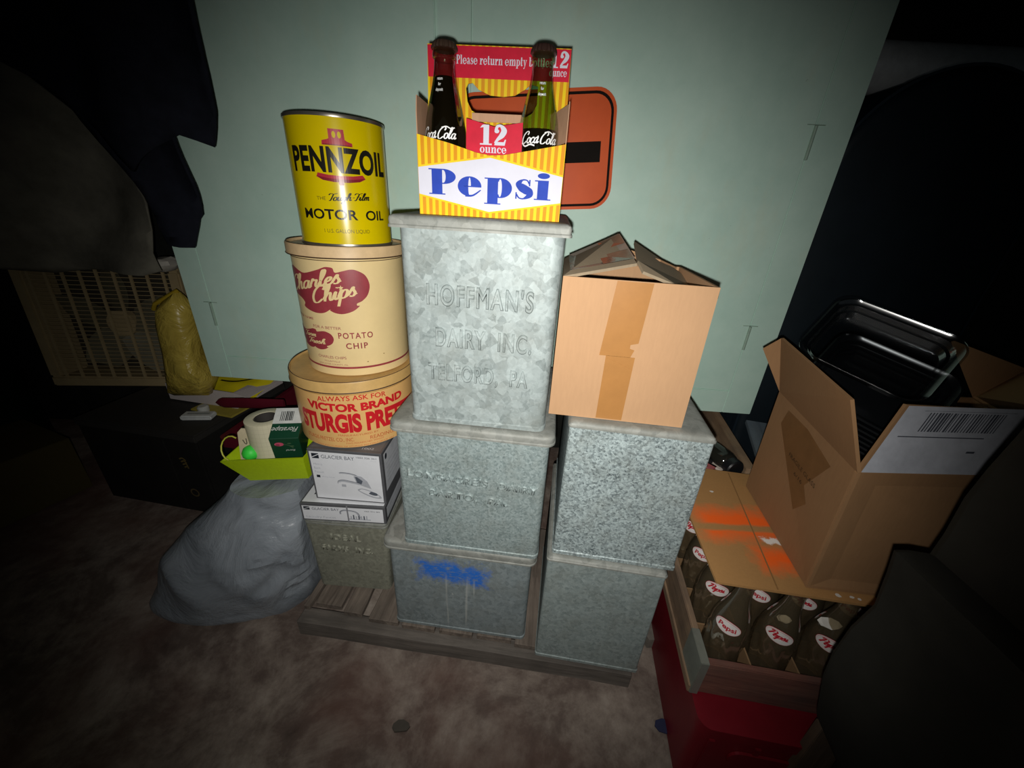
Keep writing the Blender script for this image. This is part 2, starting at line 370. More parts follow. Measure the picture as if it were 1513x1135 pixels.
class Label:
    """flat artwork in (u, v) metres, in layers, wrapped on a face or a round can"""
    def __init__(s): s.tr = []
    def poly(s, pts, mi, layer=0, holes=()):
        loops = [[Vector((p[0], p[1], 0)) for p in L] for L in [pts, *holes]]
        fl_ = [(p[0], p[1]) for L in [pts, *holes] for p in L]
        for t in tessellate_polygon(loops): s.tr.append(([fl_[i] for i in t], mi, layer))
        return s
    def polys(s, L, mi, layer, u, v, sx, sy=None, rot=0, shear=0):
        sy = sy or sx; ca, sa = math.cos(rot), math.sin(rot)
        for k, P in enumerate(L):
            la = layer + .03*(k % 25)
            Q = [((p[0] + shear*p[1])*sx, p[1]*sy) for p in P]; Q = [(u + a*ca - b*sa, v + a*sa + b*ca) for a, b in Q]
            if len(Q) == 4: s.tr += [([Q[0], Q[1], Q[2]], mi, la), ([Q[0], Q[2], Q[3]], mi, la)]
            else: s.poly(Q, mi, la)
        return s
    def serif(s, txt, mi, layer, u0, v, width, h, **kw):
        L, adv = serif_text(txt, **kw); return s.polys(L, mi, layer, u0, v, width/adv, h)
    def script(s, txt, mi, layer, u0, v, width, xh, rot=0, **kw):
        L, adv = script_text(txt, **kw); return s.polys(L, mi, layer, u0, v, width/(adv + .5), xh, rot)
    def text(s, body, mi, layer, u0, v, width=None, h=.01, align='L', bold=0, rot=0, arc=0, shear=0, spacing=1, flip=False):
        """h = capital height; arc = rise of the middle over the ends; width squeezes the line to that length"""
        V, T = font_tris(body, bold, spacing)
        xs = [p[0] for p in V]; x0, x1 = min(xs), max(xs); sy = h/.73; sx = sy if width is None else width/(x1 - x0); W = (x1 - x0)*sx
        sh = {'L': 0, 'C': -W/2, 'R': -W}[align]; ca, sa = math.cos(rot), math.sin(rot)
        def m(p):
            a = (p[0] - x0)*sx + sh + shear*p[1]*sy; b = p[1]*sy
            if flip: a = -a
            b += arc*(1 - (2*((p[0] - x0)*sx/W) - 1)**2)
            return (u0 + a*ca - b*sa, v + a*sa + b*ca)
        Q = [m(p) for p in V]
        for t in T:
            for i in range(1, len(t) - 1): s.tr.append(([Q[t[0]], Q[t[i]], Q[t[i + 1]]], mi, layer))
        return s
    def bars(s, mi, layer, u0, v0, u1, v1, n=14):
        x = u0
        for i in range(n):
            w_ = (u1 - u0)/n; s.poly(rect(x, v0, x + w_*(.3 + .5*hsh(i, 3)), v1), mi, layer); x += w_
        return s
    def build(s, name, mats, fn, parent, step=None, gap=.00025, base=.0003, lo=None, hi=None):
        bm = bmesh.new(); lay = {}
        for tri, mi, la in s.tr:
            vs = [bm.verts.new((p[0], p[1], la)) for p in tri]
            try: f = bm.faces.new(vs); f.material_index = mi
            except ValueError: pass
        if lo is not None:
            for c, n in ((lo, -1), (hi, 1)):
                bmesh.ops.bisect_plane(bm, geom=bm.verts[:] + bm.edges[:] + bm.faces[:], plane_co=(c, 0, 0), plane_no=(n, 0, 0), clear_outer=True)
        if step:
            us = [v.co.x for v in bm.verts]; a = math.floor(min(us)/step)*step
            while a < max(us):
                bmesh.ops.bisect_plane(bm, geom=bm.verts[:] + bm.edges[:] + bm.faces[:], plane_co=(a, 0, 0), plane_no=(1, 0, 0)); a += step
        for v in bm.verts: v.co = fn(v.co.x, v.co.y, base + gap*v.co.z)
        me = bpy.data.meshes.new(name); bm.to_mesh(me); bm.free()
        for m in mats: me.materials.append(m)
        o = bpy.data.objects.new(name, me); COL.objects.link(o); o.parent = parent; return o
def on_front(y=0): return lambda u, v, e: (u, y - e, v)
def on_side(x): return lambda u, v, e: (x + e, u, v)          # right side, u along depth
def on_top(z): return lambda u, v, e: (u, v, z + e)
def on_round(rfn, face=-math.pi/2):
    """wrap on a surface of revolution about the local z axis; u runs to the viewer's right"""
    def f(u, v, e):
        r = rfn(v) if callable(rfn) else rfn; R = rfn(None) if callable(rfn) else rfn
        a = face + u/R; return ((r + e)*math.cos(a), (r + e)*math.sin(a), v)
    return f

# ------------------------------------------------------------------ the room
def floor_mat():
    t = NT('stained_concrete_floor')
    a = t.noise(5, 8, .7, None, .4); b = t.noise(26, 6, .7); c = t.noise(2.2, 4, .6, t.map((1, 1, 1), (3, 1, 0)))
    f = t.math('ADD', t.math('MULTIPLY', a, .75), t.math('MULTIPLY', b, .25))
    col = t.ramp(f, [(.3, lin('#453a35')), (.45, lin('#6e6058')), (.56, lin('#94877c')), (.7, lin('#b8ada1'))])
    col = t.mix(t.ramp(c, [(.45, (0, 0, 0)), (.62, (.7, .7, .7))]), col, lin('#664940'))
    t.set(col, .9, 0, .2); t.bump(f, .8, .006); return t.m
M_floor = floor_mat()
M_wall = flat('#2a2b28', .95, 0, .1, .3, 12, .3)
mb = MB()
N = 60
for j in range(N + 1):
    for i in range(N + 1):
        x = -2.4 + 4.8*i/N; y = -1.2 + 3*j/N
        mb.v.append((x, y, .006*nz3(x, y, 0, 5) - .006))
for j in range(N):
    for i in range(N):
        a = j*(N + 1) + i; mb.f.append([a, a + 1, a + N + 2, a + N + 1]); mb.mi.append(0)
struct(mb.build('floor', M_floor, smooth=60))
struct(MB().box(-2.4, 1.45, -.02, 2.4, 1.55, 2.2).build('wall_back', M_wall))
struct(MB().box(-2.5, -1.2, -.02, -2.4, 1.55, 2.2).build('wall_left', M_wall))
struct(MB().box(2.4, -1.2, -.02, 2.5, 1.55, 2.2).build('wall_right', M_wall))
struct(MB().box(-2.5, -1.2, 2.1, 2.5, 1.55, 2.2).build('ceiling', M_wall))

# ------------------------------------------------------------------ pale green steel cabinet
def cabinet():
    def body(t, col): return col
    t = NT('pale_green_enamel'); a = t.noise(4, 6, .7); b = t.noise(60, 4, .7)
    col = t.ramp(a, [(.3, lin('#b3d2c4')), (.7, lin('#c8e2d4'))])
    col = t.mix(t.ramp(b, [(.70, (0, 0, 0)), (.76, (.6, .6, .6))]), col, lin('#5d6a5c'))
    col = t.mix(t.ramp(t.noise(7, 5, .7, t.map((1, 1, .4), (4, 0, 2))), [(.55, (0, 0, 0)), (.78, (.5, .5, .5))]), col, lin('#c8cfb6'))
    t.set(col, .55, 0, .35); t.bump(a, .05); M = t.m
    W, D, H_ = 1.517, .40, 1.30
    yaw = math.atan2(.94 - .98, 1.516)
    T = thing('metal_cabinet', 'large pale green steel cabinet with two doors, behind the stacked tins', 'cabinet', (-.857, .98, .489), (0, 0, yaw))
    MB().box(0, .004, 0, W, D, H_).build('body', M, T, bevel=.004)
    M2 = flat('#8ea595', .55)
    # face frame and the two doors, split a little left of the middle
    fr = MB()
    fr.box(0, 0, 0, .060, .006, H_); fr.box(W - .076, 0, 0, W, .006, H_); fr.box(.060, 0, 0, W - .076, .006, .066); fr.build('frame', M, T, bevel=.0015)
    xm = .70
    MB().box(.0615, -.002, .0685, .668, .006, H_).build('door', M, T, bevel=.002)
    MB().box(.7405, -.002, .0685, W - .0775, .006, H_).build('door', M, T, bevel=.002)
    lp = MB().box(.6745, -.0035, .0685, .7385, .003, H_); lp.build('centre_stile', M, T, bevel=.001)
    for x, z in ((.061, .185), (W - .0765, .215), (W - .0765, .635), (.061, .66)):
        h = MB(); h.tube([(x, -.003, z - .03), (x, -.003, z + .03)], .0035, 8); h.box(x - .018, -.0032, z + .031, x + .018, .001, z + .0325)
        h.build('hinge', M2, T, smooth=40)
cabinet()

# ------------------------------------------------------------------ orange sign on the cabinet
def sign():
    S = thing('orange_sign', 'orange sign with black border and bar, behind the yellow bottle carton', 'sign', (.020, .949, 1.078), (math.radians(1.5), math.radians(-4.5), -.026))
    n = rr(.330, .220, .042, 8, -.110)
    t = NT('sun_faded_orange'); a = t.noise(9, 5); t.set(t.ramp(a, [(.3, lin('#c94e18')), (.7, lin('#da5a1e'))]), .5, 0, .25)
    MB().loft([[(x, 0, z) for x, z in n], [(x, -.003, z) for x, z in n]]).build('plate', t.m, S)
    L = Label(); K = [lin]
    L.poly(rr(.318, .208, .037, 8, -.104), 0, 0, [list(reversed(rr(.308, .198, .033, 8, -.099)))])
    L.poly(rect(-.137, -.020, .137, .018), 0, 0)
    L.build('printed_border', [flat('#17120f', .75, 0, .1)], on_front(-.003), S)
sign()

# ------------------------------------------------------------------ galvanised milk boxes
def milk_box(label, loc, yaw, w_, d, h, mat, lid_mat, over=.010, lip=.020, text=(), taper=0, lid_tilt=0, r=.012, tmat=None, seam=True, lid_r=None):
    T = thing('milk_box', label, 'metal box', loc, (0, 0, yaw), 'galvanised milk boxes')
    k = 1 - taper
    b = MB(); hb = h - lip*.6
    P0 = rr(w_*k, d*k, r); P1 = rr(w_, d, r)
    q = lambda P, s, z: [(x*s, y, z) for x, y in P]
    if seam:
        loops = [q(rr(w_*k - .006, d*k - .006, r, 5, .003), 1, 0), q(rr(w_*k + .003, d*k + .003, r, 5, -.0015), 1, .001), q(rr(w_*k + .003, d*k + .003, r, 5, -.0015), 1, .008), q(P0, 1, .0095)]
    else: loops = [q(P0, 1, 0)]
    loops.append(q(P1, 1, hb)); b.loft(loops); b.build('body', mat, T, smooth=35)
    # lid with turned-down lip and soft rolled edge
    lw, ld = w_ + 2*over, d + 2*over; rr_ = lid_r or r + over*.6; L = MB()
    z0, z1 = h - lip, h
    def LP(g, z): return at_z(rr(lw - 2*g, ld - 2*g, max(.003, rr_ - g), 6, -over + g), z)
    L.loft([LP(.004, z0), LP(0, z0), LP(0, z0 + .003), LP(.0015, z0 + .0045), LP(.001, z1 - .006), LP(.0025, z1 - .002), LP(.006, z1), LP(.012, z1 + .0006)])
    lo = L.build('lid', lid_mat, T, smooth=40)
    if lid_tilt: lo.rotation_euler.x = lid_tilt
    if text:
        for n_, (s, cx, z, width, hh, rot) in enumerate(text):
            cu = bpy.data.curves.new('embossed_lettering', 'FONT'); cu.body = s; cu.align_x = 'CENTER'; cu.size = hh/.73; cu.extrude = .0012; cu.bevel_depth = .0018; cu.bevel_resolution = 0; cu.offset = -.0004
            cu.space_character = 1.18
            o = bpy.data.objects.new('tmp', cu); COL.objects.link(o); dg = bpy.context.evaluated_depsgraph_get()
            me = bpy.data.meshes.new_from_object(o.evaluated_get(dg)); bpy.data.objects.remove(o); bpy.data.curves.remove(cu)
            xs = [v.co.x for v in me.vertices]; sx = width/(max(xs) - min(xs)); R = Matrix.Rotation(rot, 3, 'Y')
            for v in me.vertices:
                p = Vector((v.co.x*sx, -v.co.z, v.co.y)); p = R @ p; v.co = (p.x + cx, p.y - .0002, p.z + z)
            me.materials.clear(); me.materials.append(tmat or mat); me.name = 'embossed_lettering'
            o = bpy.data.objects.new('embossed_lettering', me); COL.objects.link(o); o.parent = T
            for p_ in me.polygons: p_.use_smooth = True
    return T
G_lid = galv('dull_zinc_lid', 60, '#70736e', '#93958f', .6, .1)
G_big = galv('large_spangle_zinc', 75, '#707a79', '#a4afae', .55, .1, white=.16)
G_mid = galv('fine_spangle_zinc', 260, '#667575', '#a3b1b0', .55, .15, white=.12)
G_peb = galv('coarse_pebbled_zinc', 280, '#2f3b40', '#b8c7c7', .5, .12, white=.5)
G_low = galv('dull_spangle_zinc', 160, '#74807f', '#9ca8a6', .55, .15)
G_idl = galv('olive_weathered_zinc', 150, '#77786b', '#989989', .65, .15)
def bluepaint(t, col):
    m = t.patch(-.085, .055, .165, .215, .012, .10, 34); m2 = t.patch(-.03, .10, .155, .245, .02, .2, 55)
    br = t.ramp(t.noise(70, 4, .7, t.map((1, 1, 3))), [(.33, (.15, .15, .15)), (.5, (1, 1, 1))])
    mm = t.math('MULTIPLY', t.math('MAXIMUM', m, t.math('MULTIPLY', m2, .0)), br)
    col = t.mix(mm, col, lin('#2f72d2'))
    X = t.xyz()
    dr = t.noise(95, 2, .5, t.map((1, 1, .03))); drip = t.math('MULTIPLY', t.ramp(dr, [(.60, (0, 0, 0)), (.68, (.45, .45, .45))]), t.patch(-.06, .06, .02, .17, .02, .05, 20))
    col = t.mix(drip, col, lin('#bfc3bd'))
    return t.mix(t.ramp(t.noise(45, 2, .4, t.map((1, 1, .6), (7, 2, 1))), [(.74, (0, 0, 0)), (.77, (.8, .8, .8))]), col, lin('#c9cbc4'))
G_blue = galv('zinc_with_blue_paint', 120, '#6f7a7c', '#929d9f', .55, .15, bluepaint)
Y5 = math.radians(-5)
milk_box('dull grey metal milk box with smeared blue paint, bottom of the middle stack', (-.090, .570, .066), Y5, .305, .30, .271, G_blue, G_lid, .010, .020)
milk_box('grey milk box embossed with a dairy name, in the middle of the centre stack', (-.066, .561, .338), Y5, .274, .30, .292, G_mid, G_lid, .009, .018,
         text=[("LONGACRE'S  DAIRY", .002, .170, .245, .015, .045), ("BARTO,  PA.", -.004, .132, .150, .015, .045)])
milk_box("tall shiny galvanised milk box embossed HOFFMAN'S DAIRY, under the yellow bottle carton", (-.0565, .5655, .6315), math.radians(-4.6), .236, .27, .327, G_big, G_lid, .008, .016,
         text=[("HOFFMAN'S", .001, .205, .160, .031, .01), ("DAIRY  INC.", .008, .140, .150, .030, .01), ("TELFORD,  PA", .000, .082, .162, .028, .01)], taper=.02, r=.016, lid_tilt=math.radians(1.2), lid_r=.006)
milk_box('plain dull grey metal milk box, bottom of the right-hand pair', (.198, .513, .066), math.radians(-6.5), .222, .30, .309, G_low, G_lid, .002, .009, r=.005)
milk_box('bright speckled galvanised milk box under the closed orange-tan cardboard carton', (.209, .522, .376), math.radians(-6.5), .226, .30, .292, G_peb, G_lid, .002, .009, r=.005)
milk_box('olive grey metal milk box embossed IDEAL, under the two white faucet boxes', (-.371, .664, .066), math.radians(-1.5), .198, .27, .2225, G_idl, G_lid, .0008, .012, text=[('IDEAL', -.004, .165, .075, .017, .03), ('FARMS  INC.', -.004, .128, .125, .016, .03)], taper=.08, seam=False)

# ------------------------------------------------------------------ pallet
def pallet():
    Wd = woodm('weathered_pallet_wood', '#5a5048', '#8d8074'); Wd2 = woodm('grey_pallet_beam', '#55504b', '#7d756d', 0)
    T = thing('wooden_pallet', 'weathered grey wooden pallet under the metal milk boxes', 'pallet', (-.08, .545, 0), (0, 0, math.radians(-5.5)))
    def board(x0, x1, y0, y1, z0, z1, m, seed, nm):
        b = MB(); n = 10; ax = abs(x1 - x0) > abs(y1 - y0)
        loops = []
        for i in range(n + 1):
            t = i/n
            j = lambda k: .003*(hsh(i, k, seed) - .5)
            if ax: loops.append([(x0 + (x1 - x0)*t, y0 + j(1), z0 + j(2)), (x0 + (x1 - x0)*t, y1 + j(3), z0 + j(4)), (x0 + (x1 - x0)*t, y1 + j(3), z1), (x0 + (x1 - x0)*t, y0 + j(1), z1)])
            else: loops.append([(x0 + j(1), y0 + (y1 - y0)*t, z0), (x1 + j(2), y0 + (y1 - y0)*t, z0), (x1 + j(2), y0 + (y1 - y0)*t, z1), (x0 + j(1), y0 + (y1 - y0)*t, z1)])
        b.loft(loops).build(nm, m, T, bevel=.0012, seg=1)
    for i, y in enumerate((-.005, .16, .33)): board(-.402, .385, y, y + .038, .004, .050, Wd2, i, 'beam')
    xs = [(-.400, -.385), (-.378, -.312), (-.300, -.255), (-.232, -.160), (-.150, -.070), (-.06, .02), (.03, .11), (.12, .20), (.21, .29), (.3, .38)]
    for i, (a, b_) in enumerate(xs): board(a, b_, (.025 if i < 3 else .012) + .012*hsh(i), .37, .0505, .0655, Wd, 9 + i, 'slat')
pallet()

# ------------------------------------------------------------------ tins
def tin(name, label, c, z, r, body, seam, lid=None):
    T = thing(name, label, 'tin', (c[0], c[1], z), (0, 0, math.atan2(-c[0], c[1])), 'round tins')
    return T
def face_at(u, v): return (u, v)
CREAM = flat('#e8cf98', .32, 0, .5, .05, 14); CREAM_L = flat('#dcbd90', .45, 0, .4, .1, 60); DARKED = flat('#4a3524', .6)
MAROON = flat('#983a42', .4)
def pennzoil():
    r = .0825; c = (-.345, .815); z = .8905; H_ = .206
    T = tin('oil_can', 'round yellow motor oil can with black lettering, top of the tin stack', c, z, r, None, None)
    Yl = flat('#dcc400', .22, 0, .5, .05, 9); TN = flat('#8f8a80', .3, .8)
    MB().lathe([(r - .003, .0), (r, .002), (r, H_ - .002), (r - .002, H_)], 72).build('body', Yl, T, smooth=30)
    for zz in (.0, H_ - .006):
        b = MB(); b.lathe([(r - .004, zz), (r + .0016, zz + .0005), (r + .002, zz + .003), (r + .0016, zz + .0055), (r - .004, zz + .006)], 72); b.build('rim', TN, T, smooth=60)
    L = Label(); BK, RD, GY, DR = 0, 1, 2, 3
    L.text('PENNZOIL', BK, 4, -.0845, .1222, .174, .0365, bold=.040, spacing=1.06)
    # red bell behind the name: arched crown, flared shoulder, wide lip, clapper
    L.poly([(-.0125, .165), (-.0125, .184), (.0115, .184), (.0125, .165)], RD, 0)
    for x in (-.0072, .0012): L.poly(ell(x + .003, .176, .0028, .0048), 4, 1)
    L.poly([(-.024, .1605), (.0235, .1605), (.0235, .1655), (.016, .1675), (.010, .171), (-.010, .171), (-.016, .1685), (-.0235, .1668)], RD, 2)
    L.poly([(-.0375, .1195), (-.020, .1168), (0, .116), (.020, .1168), (.0365, .1195), (.0415, .1135), (.030, .1085), (.012, .1062), (-.012, .1062), (-.030, .1085), (-.0405, .1135)], RD, 0)
    L.poly([(-.0395, .1145), (-.02, .1117), (0, .1105), (.02, .1117), (.0405, .1145), (.030, .1085), (.012, .1062), (-.012, .1062), (-.030, .1085)], DR, 1)
    L.poly(ell(-.0005, .1045, .0045, .0035), DR, 0)
    L.poly(rect(-.0225, .1605, .022, .1622), DR, 3)
    L.text('THE', GY, 0, -.0455, .0775, .016, .0058)
    L.script('Tough-Film', BK, 0, -.0255, .0765, .074, .0058, rot=.05, wd=.26)
    L.text('MOTOR  OIL', BK, 0, -.0765, .0472, .153, .0165, bold=.022)
    L.text('1 U.S. GALLON LIQUID', GY, 0, -.0395, .0247, .079, .0066)
    L.build('printed_label', [flat('#1c1a14', .3), flat('#b5303c', .3), flat('#5d5410', .4), flat('#86202c', .3), Yl], on_round(r), T, .004)
pennzoil()
def charles():
    r = .1085; c = (-.358, .838); z = .6325
    T = tin('potato_chip_tin', 'tall cream potato chip tin with a maroon emblem, under the yellow oil can', c, z, r, None, None)
    MB().lathe([(r - .003, 0), (r, .002), (r, .246), (r - .002, .248)], 80).build('body', CREAM, T, smooth=30)
    lr = r + .0065; L_ = MB(); L_.lathe([(r, .2375), (lr, .2375), (lr + .0008, .239), (lr, .241), (lr, .2565), (lr - .0012, .2592), (lr - .0035, .2592), (lr - .0048, .2565), (lr - .006, .2545)], 80)
    lid = L_.build('lid', CREAM_L, T, smooth=40)
    e = MB(); e.lathe([(lr + .0006, .2374), (lr + .0014, .2386), (lr + .0006, .2398)], 80, cap0=False, cap1=False); e.lathe([(r + .0003, .2328), (r + .0008, .2335), (r + .0003, .2342)], 80, cap0=False, cap1=False); e.lathe([(lr - .002, .2592), (lr - .0025, .2600), (lr - .0033, .2592)], 80, cap0=False, cap1=False)
    e.build('worn_edge', DARKED, lid)
    L = Label(); MR, CR_, TX = 0, 1, 2
    blob = [(-.170, .195), (-.160, .209), (-.140, .2165), (-.124, .214), (-.1117, .2105), (-.0938, .2074), (-.0641, .2154), (-.048, .2215), (-.0404, .2222), (-.032, .2205), (-.0288, .2127), (-.0159, .2154), (-.002, .2185), (.0094, .217), (.0245, .2075), (.0312, .189), (.0258, .1703), (.0144, .1589), (.0044, .1543), (.0040, .1500), (.0084, .1492), (-.0042, .1394), (-.0229, .1338), (-.0377, .1352), (-.0475, .1400), (-.0463, .1423), (-.060, .1345), (-.076, .1323), (-.0944, .1349), (-.1109, .141), (-.1075, .1491), (-.1195, .1572), (-.150, .1625), (-.165, .172)]
    B = [tuple(p) for p in catmull(blob + [blob[0]], 4)][:-1]
    L.poly(B, MR, 0)
    L.script('Charles', CR_, 1, -.152, .1655, .146, .0140, rot=.215, wd=.25, slant=.30)
    L.script('Chips', CR_, 1, -.084, .1510, .102, .0150, rot=.215, wd=.25, slant=.30)
    st = []
    for k in range(10):
        a = math.radians(90 + 36*k); q = .0052 if k % 2 == 0 else .0022; st.append((-.0215 + q*math.cos(a), .1845 + q*math.sin(a)))
    L.poly(st, CR_, 2)
    L.text('A BETTER NAME', TX, 0, -.165, .1165, .0755, .0052, bold=.01); L.text('FOR A BETTER', TX, 0, -.0935, .1015, .062, .0058, bold=.01)
    sm = [((p[0] + .064)*.62 - .1080, (p[1] - .178)*.48 + .0765) for p in B]
    L.poly(sm, MR, 0); L.script('Farm', CR_, 1, -.128, .0790, .042, .0052, rot=.06, wd=.28); L.script('Fresh', CR_, 1, -.118, .0655, .054, .0056, rot=.06, wd=.28)
    L.text('POTATO', MR, 0, -.0390, .0832, .0665, .0125, bold=.02, spacing=1.25); L.text('CHIP', MR, 0, -.0265, .0615, .042, .0125, bold=.02, spacing=1.25)
    L.text('CHARLES CHIPS', TX, 0, -.0925, .0385, .0635, .0058, bold=.01); L.text('MOUNTVILLE', TX, 0, -.0775, .0305, .035, .0036); L.text('LANCASTER COUNTY, PA.', TX, 0, -.094, .0240, .067, .0036)
    L.poly(rect(-.17, .0172, .17, .0215), MR, 0)
    L.poly(ell(.047, .043, .0012, .0012), 3, 0); L.poly(ell(.012, .031, .0016, .001), 3, 0)
    L.build('printed_label', [MAROON, CREAM, flat('#a2605a', .5), flat('#8a6a35', .6)], on_round(r), T, .004)
charles()
def sturgis():
    r = .1295; c = (-.366, .815); z = .4795
    TAN = flat('#e5b673', .34, 0, .45, .06, 18); TANL = flat('#cda768', .42, 0, .4, .1, 40)
    T = tin('pretzel_tin', 'wide tan pretzel tin with red lettering, under the cream chip tin', c, z, r, None, None)
    MB().lathe([(r - .004, 0), (r, .003), (r, .150), (r - .002, .152)], 88).build('body', TAN, T, smooth=30)
    lr = r + .0045; L_ = MB(); L_.lathe([(r, .1345), (lr, .1345), (lr + .0008, .136), (lr, .138), (lr, .1555), (lr - .0012, .1588), (lr - .004, .1588), (lr - .0055, .1555), (lr - .012, .1530), (.06, .1522)], 88)
    lid = L_.build('lid', TANL, T, smooth=40)
    e = MB(); e.lathe([(lr + .0006, .1342), (lr + .0015, .1356), (lr + .0006, .137)], 88, cap0=False, cap1=False); e.lathe([(lr - .0012, .1588), (lr - .002, .1597), (lr - .003, .1588)], 88, cap0=False, cap1=False); e.build('worn_edge', DARKED, lid)
    L = Label(); R_, D = 0, 1
    L.text('ALWAYS ASK FOR', R_, 0, -.0150, .1135, .141, .0115, align='C', bold=.012, arc=.0035)
    L.text('VICTOR BRAND', R_, 0, -.0080, .0955, .210, .0175, align='C', bold=.05, arc=-.0035)
    for t0 in (): pass
    L.text('STURGIS PRETZELS', R_, 0, .012, .0435, .305, .0420, align='C', bold=.055)
    L.text('MANUFACTURED BY', D, 0, -.0100, .0325, .083, .0045, align='C', arc=-.001)
    L.text('STURGIS PRETZEL CO., INC.', D, 0, -.132, .0185, .112, .0095); L.text('READING, PA.', D, 0, .0125, .0180, .075, .0095)
    L.text('TWO POUNDS NET WEIGHT', D, 0, -.038, .0118, .080, .0040); L.text('MANUFACTURERS OF STURGIS PRETZELS SINCE 1861', D, 0, -.105, .0048, .170, .0030)
    L.poly(rect(-.2, .1290, .2, .1305), 2, 0)
    L.build('printed_label', [flat('#d0232b', .35), flat('#c25a35', .4), flat('#b08a4a', .5)], on_round(r), T, .004)
sturgis()

# ------------------------------------------------------------------ faucet boxes
def faucet_box(label, loc, yaw, w_, d, h, big):
    W_ = flat('#e4e6ea', .3, 0, .5, .03); GR = flat('#58595c', .4); DG = flat('#3a3c42', .4); LG = flat('#a9adb4', .4)
    T = thing('faucet_box', label, 'box', loc, (0, 0, yaw), 'white faucet boxes')
    MB().box(-w_/2, 0, 0, w_/2, d, h).build('carton', GR, T, bevel=.0012, seg=1)
    L = Label(); m = .0045
    L.poly(rect(-w_/2 + m, m, w_/2 - m*1.2, h - m*1.4), 0, 0)
    x0 = -w_/2 + (.009 if big else .008)
    if big:
        L.poly(rect(x0, h - .024, x0 + .016, h - .0105), 1, 1); L.poly([(x0 - .0003, h - .0205), (x0 - .0003, h - .0225), (x0 + .0163, h - .0135), (x0 + .0163, h - .0115)], 0, 2)
        L.text('GLACIER BAY', 2, 1, x0 + .021, h - .0225, .073, .0098); L.text('1002 326 361', 1, 1, w_/2 - .012, h - .0155, .044, .0042, align='R'); L.text('chrome', 3, 1, w_/2 - .012, h - .021, .014, .0022, align='R')
        for i, s in enumerate(('Metro', 'Bath', 'Faucet')): L.text(s, 3, 1, x0 + .001, h - .042 - .0105*i, None, .0058)
        L.poly(rect(x0 + .003, h - .076, x0 + .011, h - .069), 1, 1); L.text('WaterSense', 3, 1, x0 + .014, h - .0745, .030, .0036)
        # faucet picture: deck plate, body, curved spout, lever
        P = lambda pts, w2, m2, la=1: [L.poly(q, m2, la) for q in ribbon(pts, w2, 8)]
        L.poly([tuple(p) for p in catmull([(.020, .033), (.030, .026), (.050, .0165), (.066, .0145), (.073, .0175), (.066, .026), (.048, .036), (.030, .040), (.020, .037), (.020, .033)], 5)][:-1], 3, 1)
        L.poly([tuple(p) for p in catmull([(.023, .034), (.040, .025), (.062, .018), (.067, .022), (.048, .033), (.030, .038), (.023, .034)], 5)][:-1], 4, 2)
        L.poly([tuple(p) for p in catmull([(.044, .027), (.055, .023), (.064, .024), (.062, .030), (.050, .033), (.044, .027)], 5)][:-1], 2, 3)
        L.poly([(.020, .052), (.034, .047), (.052, .041), (.044, .062), (.032, .074), (.018, .076), (.014, .072)], 3, 2)
        L.poly([(.021, .056), (.030, .052), (.034, .062), (.022, .072), (.017, .072)], 2, 3)
        P([(.026, .052), (.005, .056), (-.012, .058), (-.022, .055)], .0055, 3); P([(.026, .055), (.005, .059), (-.012, .061), (-.022, .057), (-.0235, .050)], .0012, 2, 3); P([(.022, .075), (.006, .079), (-.010, .080), (-.018, .079)], .004, 3); P([(.020, .077), (.005, .081), (-.016, .081)], .001, 2, 3)
        L.poly(rect(-.016, .041, -.006, .048), 3, 1)
    else:
        L.poly(rect(x0, h - .018, x0 + .014, h - .0085), 1, 1); L.poly([(x0 - .0003, h - .0155), (x0 - .0003, h - .0168), (x0 + .0143, h - .0112), (x0 + .0143, h - .0098)], 0, 2)
        L.text('GLACIER BAY', 2, 1, x0 + .019, h - .0175, .062, .0078); L.text('1002 973 382', 1, 1, w_/2 - .012, h - .0155, .036, .0034, align='R')
        L.text('Laundry Faucet', 3, 1, x0 + .003, .0095, .068, .0062)
        P = lambda pts, w2, m2, la=1: [L.poly(q, m2, la) for q in ribbon(pts, w2, 8)]
        P([(-.006, .024), (-.006, .031), (.002, .036), (.018, .0355), (.030, .032), (.036, .023), (.038, .014)], .0042, 3); P([(-.006, .026), (-.005, .033), (.004, .0375), (.019, .037), (.032, .033), (.038, .024)], .001, 2, 2)
        for i in range(7): L.poly(rect(.016 + .006*i, .011, .019 + .006*i, .0205 + .004*hsh(i)), 2 if i % 2 else 3, 2)
        L.poly(rect(.012, .0095, .062, .0125), 3, 1)
        L.poly(rect(.009, 0, .0125, h), 5, 3)
    L.build('printed_label', [W_, flat('#2b3038', .4), flat('#5a606a', .4), flat('#b3b6bd', .4), W_, flat('#85868a', .3)], on_front(0), T)
    S = Label(); S.poly(rect(.010, .030 if big else .012, d*.93, h - .008), 0, 0); S.poly(ell(.022, h - .020, .006, .0075), 1, 1) if big else None
    for i in range(5 if big else 2): S.poly(rect(.02, h*.35 + .012*i, d*.8, h*.35 + .002 + .012*i), 2, 1)
    S.build('side_label', [flat('#c8ccd2', .4), flat('#2b3038', .4), flat('#aeb2b9', .4)], on_side(w_/2), T)
    if big:
        TL = Label(); TL.poly([(-w_/2 + .006, .008), (w_/2 - .005, .008), (w_/2 - .005, d - .01), (-w_/2 + .006, d - .01)], 0, 0); TL.text('1002', 1, 1, .035, .012, .026, .007); TL.build('top_print', [flat('#66676a', .4), flat('#c9ccd2', .4)], on_top(h), T)
    else:
        TL = Label(); TL.poly(rect(-w_/2 + .004, .005, w_/2 - .004, d - .005), 0, 0); TL.poly(rect(-w_/2 + .02, .030, -w_/2 + .05, .06), 1, 1); TL.build('top_print', [W_, flat('#3a3c42', .4)], on_top(h), T)
faucet_box('thin white and grey laundry faucet box lying flat on the olive metal box', (-.3695, .6635, .2892), 0, .195, .20, .0505, False)
